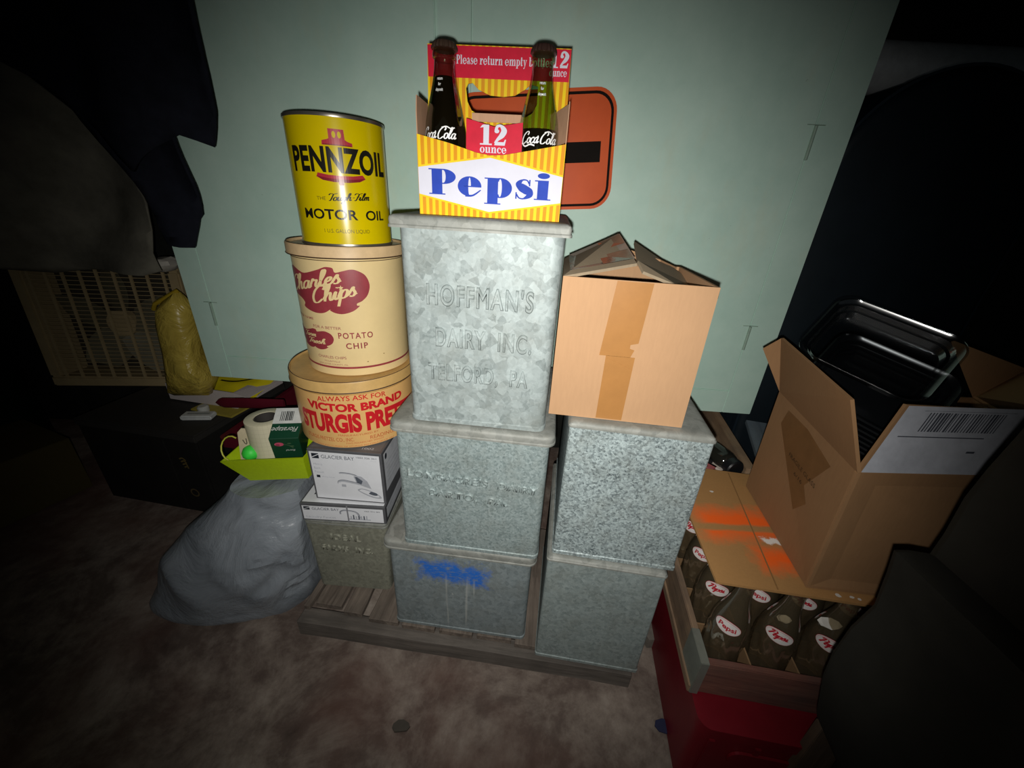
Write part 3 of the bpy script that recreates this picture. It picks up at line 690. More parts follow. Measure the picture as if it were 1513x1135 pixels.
faucet_box('larger white and grey bath faucet box under the pretzel tin', (-.3535, .678, .3402), math.radians(-2), .164, .22, .1385, True)

# ------------------------------------------------------------------ bottle carton
def stripes():
    t = NT('yellow_carton_stripes'); X = t.xyz(); fr = t.math('FRACT', t.math('MULTIPLY', X[0], 1/.0088))
    s = t.math('GREATER_THAN', fr, .47); nz = t.noise(30, 4)
    t.set(t.mix(t.ramp(nz, [(.3, (0, 0, 0)), (.7, (.15, .15, .15))]), t.mix(s, lin('#dcbd18'), lin('#c9840f')), lin('#c0a050')), .6, 0, .12); return t.m
M_str = stripes(); KR = cardm('kraft_inside', '#b08a6e')
def carton():
    T = thing('bottle_carton', 'yellow striped cardboard bottle carton with blue lettering, on the tallest metal box', 'carton', (-.046, .583, .960), (0, 0, math.radians(-3.2)))
    WH = flat('#c4c4cf', .6, 0, .12, .03); BL = flat('#2640a0', .6, 0, .12); RD = flat('#bd1a33', .55, 0, .15); DK = flat('#54413a', .8)
    hw, D = .0975, .112
    f = MB(); f.plate([(-hw, 0), (hw, 0), (hw, .092), (.055, .0835), (.018, .0765), (0, .0752), (-.018, .0775), (-.055, .087), (-hw, .0955)], 0, .0012)
    f.build('front_panel', [M_str], T)
    f = MB(); f.plate([(-hw, 0), (hw, 0), (hw, .095), (-hw, .095)], D, D + .0012); f.build('back_panel', [M_str], T)
    for s in (-1, 1):
        x = s*hw
        b = MB(); q = [(0, 0), (D, 0), (D, .095), (D - .004, .138), (.005, .138), (.001, .120)]
        t_ = tessellate_polygon([[Vector((a, b_, 0)) for a, b_ in q]]); n = len(q)
        b.add([(x, a, z) for a, z in q] + [(x - s*.0012, a, z) for a, z in q], [tuple(f_) for f_ in t_] + [tuple(n + i for i in f_) for f_ in t_] + [(i, (i + 1) % n, n + (i + 1) % n, n + i) for i in range(n)])
        b.build('side_panel', [KR], T)
    MB().slab([(hw - .0005, .004, .0945), (hw - .0005, .012, .137), (hw - .015, .045, .134), (hw - .018, .040, .092)], .001).build('shoulder', [KR], T)
    MB().box(-hw, .0012, 0, hw, D, .0015).build('bottom_panel', KR, T)
    # handle panel in the middle with its cut-out
    y = D*.5; top = .204; hb = MB()
    outer = [(-hw + .002, .002), (hw - .002, .002), (hw - .001, .12), (hw - .003, top), (-hw + .003, top), (-hw + .001, .12)]
    hole = [(-.043, .158), (-.040, .163), (-.034, .164), (-.026, .157), (-.010, .151), (.008, .150), (.024, .152), (.037, .159), (.045, .165), (.0545, .163), (.0545, .143), (.049, .133), (.040, .128), (-.024, .128), (-.035, .133), (-.041, .143)]
    tr = tessellate_polygon([[Vector((p[0], p[1], 0)) for p in outer], [Vector((p[0], p[1], 0)) for p in hole]]); al = outer + hole; n = len(al); no = len(outer)
    hb.add([(p[0], y, p[1]) for p in al] + [(p[0], y + .0016, p[1]) for p in al], [tuple(q) for q in tr] + [tuple(n + i for i in q) for q in tr] + [(i, (i + 1) % no, n + (i + 1) % no, n + i) for i in range(no)] + [(no + i, no + (i + 1) % len(hole), n + no + (i + 1) % len(hole), n + no + i) for i in range(len(hole))])
    h = hb.build('handle_panel', [M_str], T)
    L = Label(); L.poly(rect(-hw + .003, .169, hw - .003, top - .001), 0, 0)
    L.serif('Please return empty bottles', 1, 1, -.0560, .184, .128, .0095, S=.2)
    L.poly(rect(.0655, .169, hw - .003, top - .001), 0, 1); L.serif('12', 1, 2, .068, .1835, .0250, .0170, S=.26); L.serif('ounce', 1, 2, .068, .1745, .0235, .0085, S=.2)
    L.build('printed_label', [RD, WH], on_front(y), h)
    # red flap between the two bottles
    g = MB(); g.plate([(-.034, .02), (.040, .02), (.040, .1145), (.003, .1085), (-.034, .1165)], .010, .0112); tab = g.build('divider_flap', [RD], T)
    g = MB(); g.box(-.034, .0112, .02, -.0328, y, .112); g.build('divider_side', [flat('#b08a74', .8)], T); g = MB(); g.box(.0388, .0112, .02, .040, y, .110); g.build('divider_side', [flat('#b08a74', .8)], T)
    g = MB(); g.box(-.030, .03, .1165, .036, .0312, .126); g.build('divider_back', [KR], T)
    L = Label(); L.serif('12', 0, 0, -.0155, .0880, .036, .0225, S=.27); L.serif('ounce', 0, 0, -.0155, .0790, .036, .0095, S=.22); L.build('printed_label', [WH], on_front(.010), tab)
    L = Label()
    dia = [(-hw + .0005, .0255), (0, .0075), (hw - .0005, .0235), (hw - .0005, .0545), (0, .0725), (-hw + .0005, .0575)]
    yl = [(p[0], p[1] + (-.0022 if i in (0, 1, 2) else .0022)) for i, p in enumerate(dia)]
    L.poly(yl, 2, 0); L.poly(dia, 0, 1)
    L.serif('Pepsi', 1, 2, -.083, .0258, .170, .0310, S=.32, t=.045, xh=.76, ds=-.27, gap=.03)
    L.build('printed_label', [WH, BL, flat('#d8b820', .6, 0, .12)], on_front(0), T)
carton()

GLASS = thin_glass('bottle_glass', '#d4e6cf', .02, .35, .05)
COKE = NT('dark_cola').set((.012, .006, .004, 1), .06, 0, .6).m
def prof_r(prof):
    zs = [p[1] for p in prof]
    def f(v):
        if v is None: return max(p[0] for p in prof)*.97
        for (r0, z0), (r1, z1) in zip(prof[:-1], prof[1:]):
            if z0 <= v <= z1: return r0 + (r1 - r0)*(v - z0)/max(1e-6, z1 - z0)
        return prof[-1][0]
    return f
def cola_bottle(label, loc, turn, fill, cap_c):
    prof = [(.022, 0), (.0262, .003), (.0268, .02), (.0252, .045), (.0250, .06), (.0268, .08), (.0276, .092), (.0272, .102), (.0248, .118), (.0205, .138), (.0165, .156), (.0142, .170), (.0133, .182), (.0132, .186), (.0150, .188), (.0150, .194), (.0132, .197), (.0128, .204)]
    prof = [(r, z if z < .1 else .1 + (z - .1)*.905) for r, z in prof]; sm = [(v.x, v.y) for v in catmull(prof, 3)]
    T = thing('cola_bottle', label, 'bottle', loc, (0, 0, turn), 'cola bottles in the yellow carton')
    b = MB(); n = 40; loops = []
    for r, z in sm:
        k = .016 if .015 < z < .075 or .108 < z < .166 else 0
        loops.append([((r*(1 + k*math.cos(10*a)))*math.cos(a), (r*(1 + k*math.cos(10*a)))*math.sin(a), z) for a in (2*math.pi*j/(n*2) for j in range(n*2))])
    b.loft(loops, True, False).build('glass', GLASS, T, smooth=70)
    q = [(r - .0016, z + (.002 if i == 0 else 0)) for i, (r, z) in enumerate(sm) if z <= fill]
    MB().lathe(q, 40).build('cola', COKE, T, smooth=60)
    c = MB(); lp = []
    for rr0, z in ((.0160, 0.1882), (.0158, 0.1905), (.0143, 0.1946), (.0128, 0.1961)):
        k = .05 if z < .1912 else (.02 if z < .195 else 0)
        lp.append([(rr0*(1 + k*math.cos(21*a))*math.cos(a), rr0*(1 + k*math.cos(21*a))*math.sin(a), z) for a in (2*math.pi*j/126 for j in range(126))])
    c.loft(lp).build('crown_cap', flat(cap_c, .35, .4), T, smooth=50)
    f = prof_r(sm); W_ = flat('#e6e6e4', .4, 0, .5, .02)
    L = Label(); L.script('Coca', 0, 0, -.0245, .0895, .0255, .0064, rot=.03, wd=.24, slope=.4); L.script('Cola', 0, 0, -.0005, .0895, .0275, .0064, rot=.03, wd=.24, slope=.4)
    L.polys(ribbon([(-.024, .0905), (-.019, .0865), (-.012, .0885), (-.006, .0872)], .0016, 6), 0, 0, 0, 0, 1); L.poly(ell(-.002, .0975, .0008, .0008), 0, 0); L.polys(ribbon([(.006, .1020), (.012, .1035), (.018, .1015), (.023, .1030)], .0013, 6), 0, 0, 0, 0, 1)
    for i, s in enumerate(('return', 'for', 'deposit')): L.text(s, 0, 0, 0, .1545 - .0060*i, None, .0036, align='C', bold=.01)
    L.build('printed_label', [W_], on_round(f), T, .003)
ya = math.radians(-3.2)
cola_bottle('full dark cola bottle in the left front cell of the yellow carton', (-.1100, .6165, .9620), math.radians(-14), .161, '#4a3a30')
cola_bottle('half-empty cola bottle with green glass neck in the right front cell of the yellow carton', (.0155, .6105, .9620), math.radians(3), .109, '#43302a')

# ------------------------------------------------------------------ closed tan carton on the speckled box
def tan_carton():
    def tape(t, col):
        m = t.patch(-.022, .024, .10, .24, .001, .002, 90); m2 = t.patch(-.014, .026, -.02, .1005, .001, .003, 90)
        return t.mix(t.math('MULTIPLY', t.math('MAXIMUM', m, m2), .85), col, lin('#c88641'))
    K = cardm('orange_tan_cardboard', '#b08b68', .06); KD = cardm('cardboard_inner', '#8f7355')
    T = thing('cardboard_carton', 'orange-tan cardboard carton with its top flaps tented open, on the speckled metal box', 'carton', (.169, .545, .6695), (0, 0, math.radians(-5.8)))
    W_, D, H_ = .213, .20, .222; h = W_/2
    b = MB(); b.box(-h, 0, 0, h, .004, H_); b.box(-h, D - .004, 0, h, D, H_); b.box(-h, .004, 0, -h + .004, D - .004, H_); b.box(h - .004, .004, 0, h, D - .004, H_); b.box(-h + .004, .004, 0, h - .004, D - .004, .004)
    b.build('body', K, T)
    tp = MB(); z = .0015
    tp.plate([(-.040, .110), (.006, .110), (.010, .122), (.003, .124), (.003, .130), (.014, .133), (.019, H_ - .001), (-.031, H_ - .001)], -.0004, 0)
    tp.plate([(-.030, .002), (.011, .002), (.013, .1105), (-.030, .1105)], -.0004, 0); tp.plate([(-.028, .104), (-.010, .098), (.012, .089), (.013, .091), (-.010, .100), (-.028, .107)], -.0008, 0)
    tp.build('packing_tape', flat('#a0713f', .4, 0, .3, .06, 30), T)
    Kt = cardm('grey_flap_card', '#857a68')  # even grey-brown cardboard colour
    # left and right flaps lean in against each other as a tent, front flap half folded in
    Mi = (Matrix.Translation((.169, .545, .6695)) @ Matrix.Rotation(math.radians(-5.8), 4, 'Z')).inverted()
    q = lambda x, y, Y: Mi @ at(x, y, Y)
    la, lb, ra, rb, rm = q(941, 389, .575), q(913, 345, .715), q(938, 357, .715), q(1061, 441, .70), q(951, 401, .572)
    KG = cardm('dusty_cardboard', '#8f806a')
    MB().slab([(-h, .0, H_), la, lb, (-h, D, H_)], .004).build('flap', [KG], T)
    MB().slab([(h, .0, H_), rb, ra, q(943, 385, .60), rm, q(1000, 421, .556)], .004).build('flap', [KG], T)
    MB().slab([(-h + .006, .004, H_), (h - .006, .004, H_), q(1012, 437, .575), q(968, 430, .590), q(925, 424, .600), q(868, 413, .580)], .0035).build('flap', [KD], T)
    MB().slab([(-h + .02, D*.95, H_), (-.01, D*.80, H_ + .030), (h - .05, D*.75, H_ + .015), (h - .01, D*.95, H_)], .0035).build('flap', [K], T)
    u_, v_ = la - Vector((-h, 0, H_)), Vector((0, D, 0)); n_ = u_.cross(v_).normalized()
    if n_.z < 0: n_ = -n_
    TP = Label(); TP.poly(rect(.10, .04, .99, .90), 0, 0); TP.poly(rect(.55, .05, .97, .35), 1, 1); TP.poly(rect(.62, .55, .98, .88), 1, 1)
    TP.build('clear_tape', [flat('#8d8478', .16, 0, .6, .2, 25, .4), flat('#7a6a58', .14, 0, .6, .2, 30, .3)], lambda u, v, e: Vector((-h, 0, H_)) + u_*u + v_*v*(1 - .05*u) + (lb - la - v_)*(u*v) + n_*(e + .0045), T)
tan_carton()

# ------------------------------------------------------------------ right side: bottle crate on a red crate, open carton, trays
def crates():
    WD = woodm('old_crate_board', '#7a6350', '#a98d70', 1, 10); WG = woodm('grey_end_grain', '#6b665c', '#8f8a7d', 2, 20); DV = cardm('crate_divider', '#8c6f50')
    RDm = woodm('red_stained_board', '#5a3430', '#8a5f50', 0, 10)
    yaw = math.radians(-7)
    R = thing('red_crate', 'dark red plastic crate on the floor under the wooden bottle crate', 'crate', (.355, .352, 0), (0, 0, yaw))
    RP = flat('#75121f', .45, 0, .4, .15, 10)
    W_, D, H_ = .335, .40, .198
    o = MB(); th = .008
    P = rr(W_, D, .02, 5); loops = [[(x + W_/2, y, z) for x, y in P] for z in (0, .172)]; P2 = rr(W_ + .008, D + .008, .022, 5, -.004)
    loops += [[(x + W_/2, y, z) for x, y in P2] for z in (.174, H_)]; o.loft(loops); o.build('shell', RP, R, smooth=35)
    hl = MB(); q = rr(.12, .045, .02, 5); hl.loft([[(x + .12, -.0055, z + .10) for x, z in q], [(x + .12, -.001, z + .10) for x, z in q]]); hl.build('hand_hole_rim', RP, R)
    for i in range(4): MB().box(.02 + .075*i, -.004, .02, .03 + .075*i, .0005, .165).build('rib', RP, R, bevel=.001)
    C = thing('bottle_crate', 'old wooden bottle crate full of empty soda bottles, on the red crate', 'crate', (.352, .402, .1985), (0, 0, yaw))
    W_, D, H_ = .345, .335, .088
    MB().box(0, .0, 0, .013, D, H_).build('end_board', WD, C, bevel=.0015); MB().box(W_ - .013, 0, 0, W_, D, H_).build('end_board', WD, C, bevel=.0015)
    MB().box(-.004, -.0005, .0, .0, D, .018).build('batten', WD, C, bevel=.001)
    MB().box(-.001, -.003, .001, .0135, .06, H_ + .0015).build('corner_strap', flat('#8d9086', .5, .5), C, bevel=.001)
    MB().box(.013, .002, 0.0, W_ - .013, .014, H_ - .004).build('side_board', RDm, C, bevel=.0015); MB().box(.013, D - .014, 0, W_ - .013, D - .002, H_ - .004).build('side_board', WD, C, bevel=.0015)
    MB().box(.013, .014, 0, W_ - .013, D - .014, .006).build('bottom_board', WD, C)
    px, py = (W_ - .026)/4, (D - .028)/4
    for i in (1, 2, 3): MB().box(.013 + px*i - .0015, .0145, .006, .013 + px*i + .0015, D - .0145, .072).build('divider', DV, C)
    for j in (1, 2, 3): MB().box(.0135, .014 + py*j - .0015, .006, W_ - .0135, .014 + py*j + .0015, .062).build('divider', DV, C)
    # empties
    G = dusty_glass('dusty_bottle_glass', '#e6decc', '#9a8c72', .13); WL = flat('#d9d4d0', .4); RL = flat('#b3202f', .4); CAPW = flat('#cfcac0', .5)
    prof = [(.026, 0), (.0315, .004), (.0320, .02), (.0312, .06), (.0318, .10), (.0316, .118), (.0295, .136), (.0245, .156), (.0180, .178), (.0138, .198), (.0125, .222), (.0145, .226), (.0145, .234), (.0128, .238)]
    sm = [(v.x, v.y) for v in catmull(prof, 3)]; f = prof_r(sm)
    def proto(kind):
        T = thing('soda_bottle', '', 'bottle')
        n = 48; loops = []
        for r, z in sm:
            k = .06 if .01 < z < .118 else 0
            loops.append([(r*(1 + k*math.sin(9*a + z*70))*math.cos(a), r*(1 + k*math.sin(9*a + z*70))*math.sin(a), z) for a in (2*math.pi*j/n for j in range(n))])
        b = MB(); b.loft(loops, True, False); b.build('glass', G, T, smooth=70)
        MB().lathe([(.024, .0015), (.028, .004), (.027, .009), (.004, .007)], 24).build('residue', flat('#3a2c1c', .3), T)
        L = Label(); L.poly(ell(0, .140, .0235, .0125), 1, 0); L.poly(ell(0, .140, .0228, .0119), 0, 1); L.poly(ell(0, .140, .0212, .0105), 1, 2); L.poly(ell(0, .140, .0209, .0102), 0, 3)
        if kind == 0: L.text('Pepsi', 1, 4, 0, .1365, .030, .0085, align='C', bold=.03)
        else: L.script('Pepsi', 1, 4, -.0170, .1375, .034, .0052, rot=.03, wd=.34)
        L.build('printed_label', [WL, RL], on_round(f), T, .003); return T
    protos = [proto(0), proto(1)]; used = [0, 0]
    order = ['at the front left corner of', 'second from the left in the front row of', 'third from the left in the front row of', 'at the front right corner of']
    rows = ['front row', 'second row', 'third row', 'back row']; colsn = ['leftmost', 'second from the left', 'third from the left', 'rightmost']
    for j in range(4):
        for i in range(4):
            kd = 1 if (i + j) % 2 or (j == 0 and i == 2) else 0
            T = protos[kd]
            if used[kd]:
                T2 = T.copy(); COL.objects.link(T2)
                for ch in T.children:
                    c = ch.copy(); COL.objects.link(c); c.parent = T2
                T = T2
            used[kd] += 1
            lx, ly = .013 + px*(i + .5), .014 + py*(j + .5)
            T.location = (.352 + lx*math.cos(yaw) - ly*math.sin(yaw), .402 + lx*math.sin(yaw) + ly*math.cos(yaw), .2052)
            T.rotation_euler = (0, 0, math.radians(-38 + 10*(hsh(i, j, 1) - .5)*2 - 4*i))
            T['label'] = 'soda bottle with %s lettering, %s in the %s of the crate' % ('script' if kd else 'printed', colsn[i], rows[j])
            T['category'] = 'bottle'; T['group'] = 'soda bottles in the wooden crate'
    return yaw
crates()

def open_carton():
    def spray(t, col):
        return col
    Kb = cardm('brown_cardboard', '#93704e', .08)
    A = at
    T = thing('open_carton', 'open brown cardboard carton holding black food trays, on the bottle crate at right', 'carton', (.486, .428, .4525))
    o = T.location
    def L(p): return Vector(p) - o
    f0, f1 = Vector((.486, .428, .4525)), Vector((.472, .430, .676))        # front-left corner, bottom and top
    b0, b1 = Vector((.520, .675, .4525)), Vector((.511, .672, .682))        # back-left corner
    g0, g1 = Vector((.870, .400, .4525)), Vector((.850, .452, .676))        # front-right
    h0, h1 = Vector((.900, .655, .4525)), Vector((.885, .680, .690))        # back-right
    sl = lambda q, m, n, th=.0045: MB().slab([L(p) for p in q], th).build(n, m, T)
    sl([f0, f1, b1, b0], Kb, 'side_wall'); sl([g0, h0, h1, g1], Kb, 'side_wall'); sl([f0, g0, g1, f1], Kb, 'front_wall'); sl([b0, b1, h1, h0], Kb, 'back_wall'); sl([f0, b0, h0, g0], Kb, 'bottom')
    # flaps
    sl([b1, f1, A(1256, 591, .448), A(1154, 500, .685)], Kb, 'flap')
    sl([b1, A(1154, 500, .688), A(1127, 515, .71)], Kb, 'flap')
    tl, tr_, br_, bl = A(1340, 598, .452), A(1500, 612, .470), g1, f1
    def pap(q, n): return MB().slab([L(p) for p in q], .0045).build(n, Kb, T)
    ff = pap([f1, g1, g1 + (A(1340, 598, .452) - f1)*.9, A(1340, 598, .452)], 'label_flap')
    # shipping label on that flap
    ux = (g1 - f1).normalized(); uy = (A(1340, 598, .452) - f1); nn = ux.cross(uy).normalized()
    if nn.y > 0: nn = -nn
    Lb = Label(); w_ = .185
    Lb.poly(rect(.004, .012, w_, .985), 0, 0); Lb.bars(1, 1, .040, .63, .150, .90, 26); Lb.poly(rect(.018, .545, .140, .56), 1, 1); Lb.poly(rect(.03, .92, .16, .927), 2, 1); Lb.poly(rect(.13, .33, .142, .36), 1, 1)
    base = L(f1)
    Lb.build('shipping_label', [flat('#b9bcc4', .5), flat('#4d5059', .5), flat('#85888f', .5)], lambda u, v, e: base + ux*u + uy*v + nn*e, ff)
    sl([h1, g1, A(1513, 600, .50), A(1513, 547, .66), A(1405, 505, .69)], Kb, 'flap')
    # tape and stamp on the left wall
    du = (b1 - f1); dv = (f0 - f1); nl = du.cross(dv).normalized()
    if nl.x > 0: nl = -nl
    TP = Label()
    TP.poly([(.20, .12), (.52, .05), (.80, .06), (.88, .33), (.84, .42), (.66, .47), (.62, .58), (.42, .73), (.28, .52), (.36, .42)], 0, 0)
    TP.text('FRAGILE GLASS', 1, 1, .62, .36, .36, .035, rot=math.pi, flip=False); TP.text('6/16', 1, 1, .50, .44, .11, .03, rot=math.pi)
    b_ = L(f1); TP.build('packing_tape', [flat('#7d5a38', .4, 0, .4, .1), flat('#3a2818', .6)], lambda u, v, e: b_ + du*u + dv*v + nl*e, T)
    return T
open_carton()

def sheet():
    def spray(t, col):
        X = t.xyz()
        # diagonal bands of fluorescent spray, with a masked stripe through them, and white flecks
        a = t.patch(.03, .175, .095, .165, .020, .05, 30, (0, 1)); gap = t.patch(-.1, .3, .112, .128, .003, .01, 30, (0, 1)); blank = t.patch(.065, .125, .05, .108, .008, .04, 30, (0, 1))
        m = t.math('MULTIPLY', t.math('MULTIPLY', a, t.math('SUBTRACT', 1, gap)), t.math('SUBTRACT', 1, t.math('MULTIPLY', blank, .0)))
        a2 = t.patch(.095, .19, .03, .075, .018, .05, 30, (0, 1))
        col = t.mix(t.math('MULTIPLY', t.math('MAXIMUM', m, a2), .9), col, lin('#ff6418'))
        wh = t.patch(.125, .155, .085, .10, .003, .04, 60, (0, 1))
        return t.mix(wh, col, lin('#e8e4de'))
    K = cardm('spray_marked_cardboard', '#a97f4f', .08, spray)
    T = thing('cardboard_sheet', 'flat cardboard sheet with orange spray paint, lying over the soda bottles', 'cardboard', (.345, .430, .4465))
    pts = [(.0, .0), (.225, -.026), (.48, -.05), (.55, .20), (.30, .29), (.205, .288), (.105, .302), (.05, .25), (.014, .146)]
    b = MB(); n = len(pts); b.loft([[(x, y, 0) for x, y in pts], [(x, y, .0045) for x, y in pts]]); b.build('panel', K, T)
    cr = MB(); cr.slab([(.092, -.008, .0048), (.0945, -.008, .0048), (.160, .29, .0048), (.1575, .29, .0048)], .0004); cr.build('crease', cardm('crease', '#8d683f'), T)
    for i, (x, y, s) in enumerate(((.185, -.012, .006), (.205, -.014, .004), (.215, -.017, .004), (.09, .22, .005))):
        L = Label(); L.poly([(x + s*(.6 + .5*hsh(i, k))*math.cos(k*.9), y + s*.6*math.sin(k*.9)) for k in range(7)], 0, 0); L.build('paper_scrap', [flat('#d9d4cc', .7)], on_top(.0046), T)
sheet()

def trays():
    CL = thin_glass('clear_tray_plastic', '#eef2f4', .14, .65, .17); BK = flat('#101214', .22, 0, .55, .1)
    A_, B_, C_ = at(1186, 516, .64), at(1250, 441, .70), at(1425, 508, .58)
    ex = (C_ - B_).normalized(); ey0 = (B_ - A_); ey = (ey0 - ex*ey0.dot(ex)).normalized(); ez = ex.cross(ey)
    if ez.z < 0: ez = -ez
    def R(off): return Matrix(((ex.x, ey.x, ez.x, off.x), (ex.y, ey.y, ez.y, off.y), (ex.z, ey.z, ez.z, off.z), (0, 0, 0, 1)))
    def shell(w_, d, h):
        b = MB(); g = lambda s, z, r=.03: [(x, y, z) for x, y in rr(w_ - 2*s, d - 2*s, max(.004, r - s*.4), 8, -d/2 + s)]
        b.loft([g(0, 0), g(0, .0012), g(.003, .0022), g(.007, -.002), g(.010, -.0035), g(.012, -h*.5), g(.016, -h*.52), g(.018, -h), g(.026, -h)], False, True)
        return b
    w0, d0 = .185, .150
    corner = B_ + ex*(w0/2 - .008) - ey*(d0/2 - .008)
    T = thing('clear_food_tray', 'clear plastic food container lid sticking out of the open brown carton', 'food tray'); T.matrix_world = R(corner)
    shell(w0, d0, .026).build('shell', CL, T, smooth=50)
    n = 7; od = ['bottom', 'second from the bottom', 'third from the bottom', 'middle', 'third from the top', 'second from the top', 'topmost']
    for k in range(n):
        T = thing('black_food_tray', 'black plastic food tray in the open carton, %s of its tilted stack' % od[k], 'food tray', group='black food trays in the carton')
        T.matrix_world = R(corner + ex*(.030 + .002*(n - k)) - ey*(.060 - .0035*k) - ez*(.034 + .0085*(n - 1 - k)))
        shell(.178, .150, .030).build('shell', BK, T, smooth=50)
    T = thing('food_box', 'lower black food tray resting inside the open carton below the tilted stack', 'food tray', (.64, .545, .575), (math.radians(12), 0, math.radians(-8)))
    shell(.25, .15, .05).build('shell', BK, T, smooth=50)
trays()

# ------------------------------------------------------------------ under the cabinet at right
def right_junk():
    WD = woodm('pine_board', '#8a6f55', '#a98d70', 1, 8); KP = cardm('brown_paper_pad', '#7d6b58')
    T = thing('support_carton', 'brown carton under the shallow wooden tray, behind the bottle crate', 'carton', (.525, .80, 0), (0, 0, math.radians(-9)))
    MB().box(-.085, 0, 0, .085, .28, .40).build('body', cardm('dark_brown_carton', '#6a543c'), T, bevel=.002)
    T = thing('wooden_tray', 'shallow wooden tray under the right end of the green cabinet', 'tray', (.56, .745, .402), (0, 0, math.radians(-9)))
    MB().box(-.10, 0, 0, .0, .38, .008).build('base', KP, T); MB().box(0, 0, 0, .022, .38, .045).build('rim', WD, T, bevel=.001); MB().box(-.11, 0, 0, -.10, .38, .04).build('rim', WD, T, bevel=.001); MB().box(-.10, .37, 0, 0, .38, .045).build('rim', WD, T, bevel=.001)
    T = thing('glass_jar', 'dark glass jar lying on its side in the wooden tray by the green cabinet', 'jar', (.520, .765, .448), (math.radians(90), 0, math.radians(15)))
    MB().lathe([(.02, -.05), (.026, -.046), (.027, 0), (.024, .012), (.02, .014)], 32).build('glass', flat('#20201c', .1, 0, .6), T, smooth=50); MB().lathe([(.023, .014), (.0235, .03), (.021, .033)], 32).build('lid', flat('#15171a', .4), T, smooth=40)
    T = thing('black_plastic_bag', 'crumpled black plastic bag beside the glass jar', 'bag', (.478, .79, .43))
    b = MB(); lp = []
    for i in range(9):
        t = i/8; r = .03*math.sin(math.pi*(.08 + .86*t))
        lp.append([((r*(1 + .35*nz3(i, j, 3, .9)))*math.cos(j*.524), .075*(t - .5) + .01*nz3(i, j, 1, 1.3), .9*r*(1 + .3*nz3(i, j, 9, .8))*math.sin(j*.524)) for j in range(12)])
    b.loft(lp).build('bag', flat('#17181a', .25), T, smooth=30)
    for k, (c, y) in enumerate((('#cfc3b8', 0), ('#a85a5a', .012), ('#5a64a0', .026))):
        T = tag(MB().box(-.012, -.06, 0, .012, .06, .005).build('booklet', flat(c, .5)), 'thin %s booklet edge beside the speckled metal box' % ('white', 'pink', 'blue')[k], 'booklet', 'booklets behind the cardboard sheet'); T.location = (.470 - .022*k, .790, .440); T.rotation_euler = (0, 0, math.radians(38))
    T = tag(MB().box(-.055, 0, 0, .055, .24, .012).build('blue_board', woodm('blue_grey_board', '#4a5660', '#66727a', 1, 8), bevel=.001), 'dusty blue-grey board leaning beside the open carton', 'board'); T.location = (.665, .72, .40); T.rotation_euler = (math.radians(12), 0, math.radians(-14))
right_junk()

# ------------------------------------------------------------------ dark tank behind, right
def tank():
    DB = flat('#141d23', .45, 0, .4, .25, 6)
    T = thing('oil_tank', 'dark blue steel tank with a rounded top beside the green cabinet', 'tank', (.905, .985, 0), (0, 0, math.radians(-3)))
    r, zt, zb = .235, 1.045, .35
    def ob(rad, y): return [(rad*math.cos(math.radians(a)), y, zt + rad*math.sin(math.radians(a))) for a in range(0, 181, 6)] + [(rad*math.cos(math.radians(a)), y, zb + rad*math.sin(math.radians(a))) for a in range(180, 361, 6)]
    MB().loft([ob(r - .02, -.008), ob(r - .008, -.004), ob(r, .006), ob(r, .42), ob(r - .02, .43)]).build('shell', DB, T, smooth=50)
    rim = MB(); o_, i_ = ob(r + .004, .002), ob(r + .004, .022); rim.loft([ob(r - .002, .002), o_, i_, ob(r - .002, .022)], False, False); rim.build('weld_flange', flat('#2a3640', .35, .5), T, smooth=40)
    for x in (-.14, .14): MB().tube([(x, .12, 0), (x, .12, .2)], .018, 10).build('leg', DB, T)
    D = thing('vent_duct', 'pale grey metal duct running just behind the top of the dark blue tank', 'duct', (1.16, 1.445, 1.395), (0, math.radians(90), 0))
    b = MB(); b.lathe([(.06, -.22), (.064, -.20), (.064, .9)], 40); b.build('pipe', flat('#e2e6e6', .4, .2), D, smooth=40)
tank()

# ------------------------------------------------------------------ draped and soft things
def drape(name, mat, parent, outline, y0, fn, th=.006, step=.02):
    """cloth cut to an outline in x-z, hung at distance y0 with folds fn(x, z)"""
    bm = bmesh.new(); vs = [bm.verts.new((x, 0, z)) for x, z in outline]
    t = tessellate_polygon([[Vector((x, z, 0)) for x, z in outline]])
    for f in t:
        try: bm.faces.new([vs[i] for i in f])
        except ValueError: pass
    for ax in (0, 2):
        lo = min(v.co[ax] for v in bm.verts); hi = max(v.co[ax] for v in bm.verts); a = lo + step
        while a < hi:
            no = (1, 0, 0) if ax == 0 else (0, 0, 1); co = (a, 0, 0) if ax == 0 else (0, 0, a)
            bmesh.ops.bisect_plane(bm, geom=bm.verts[:] + bm.edges[:] + bm.faces[:], plane_co=co, plane_no=no); a += step
    for v in bm.verts: v.co.y = y0 + fn(v.co.x, v.co.z)
    bmesh.ops.recalc_face_normals(bm, faces=bm.faces)
    me = bpy.data.meshes.new(name); bm.to_mesh(me); bm.free(); me.materials.append(mat)
    for p in me.polygons: p.use_smooth = True
    o = bpy.data.objects.new(name, me); COL.objects.link(o); o.parent = parent
    m = o.modifiers.new('thickness', 'SOLIDIFY'); m.thickness = th; m.offset = 0
    return o
def px_outline(px, Y): return [(p.x, p.z) for p in (at(x, y, Y) for x, y in px)]
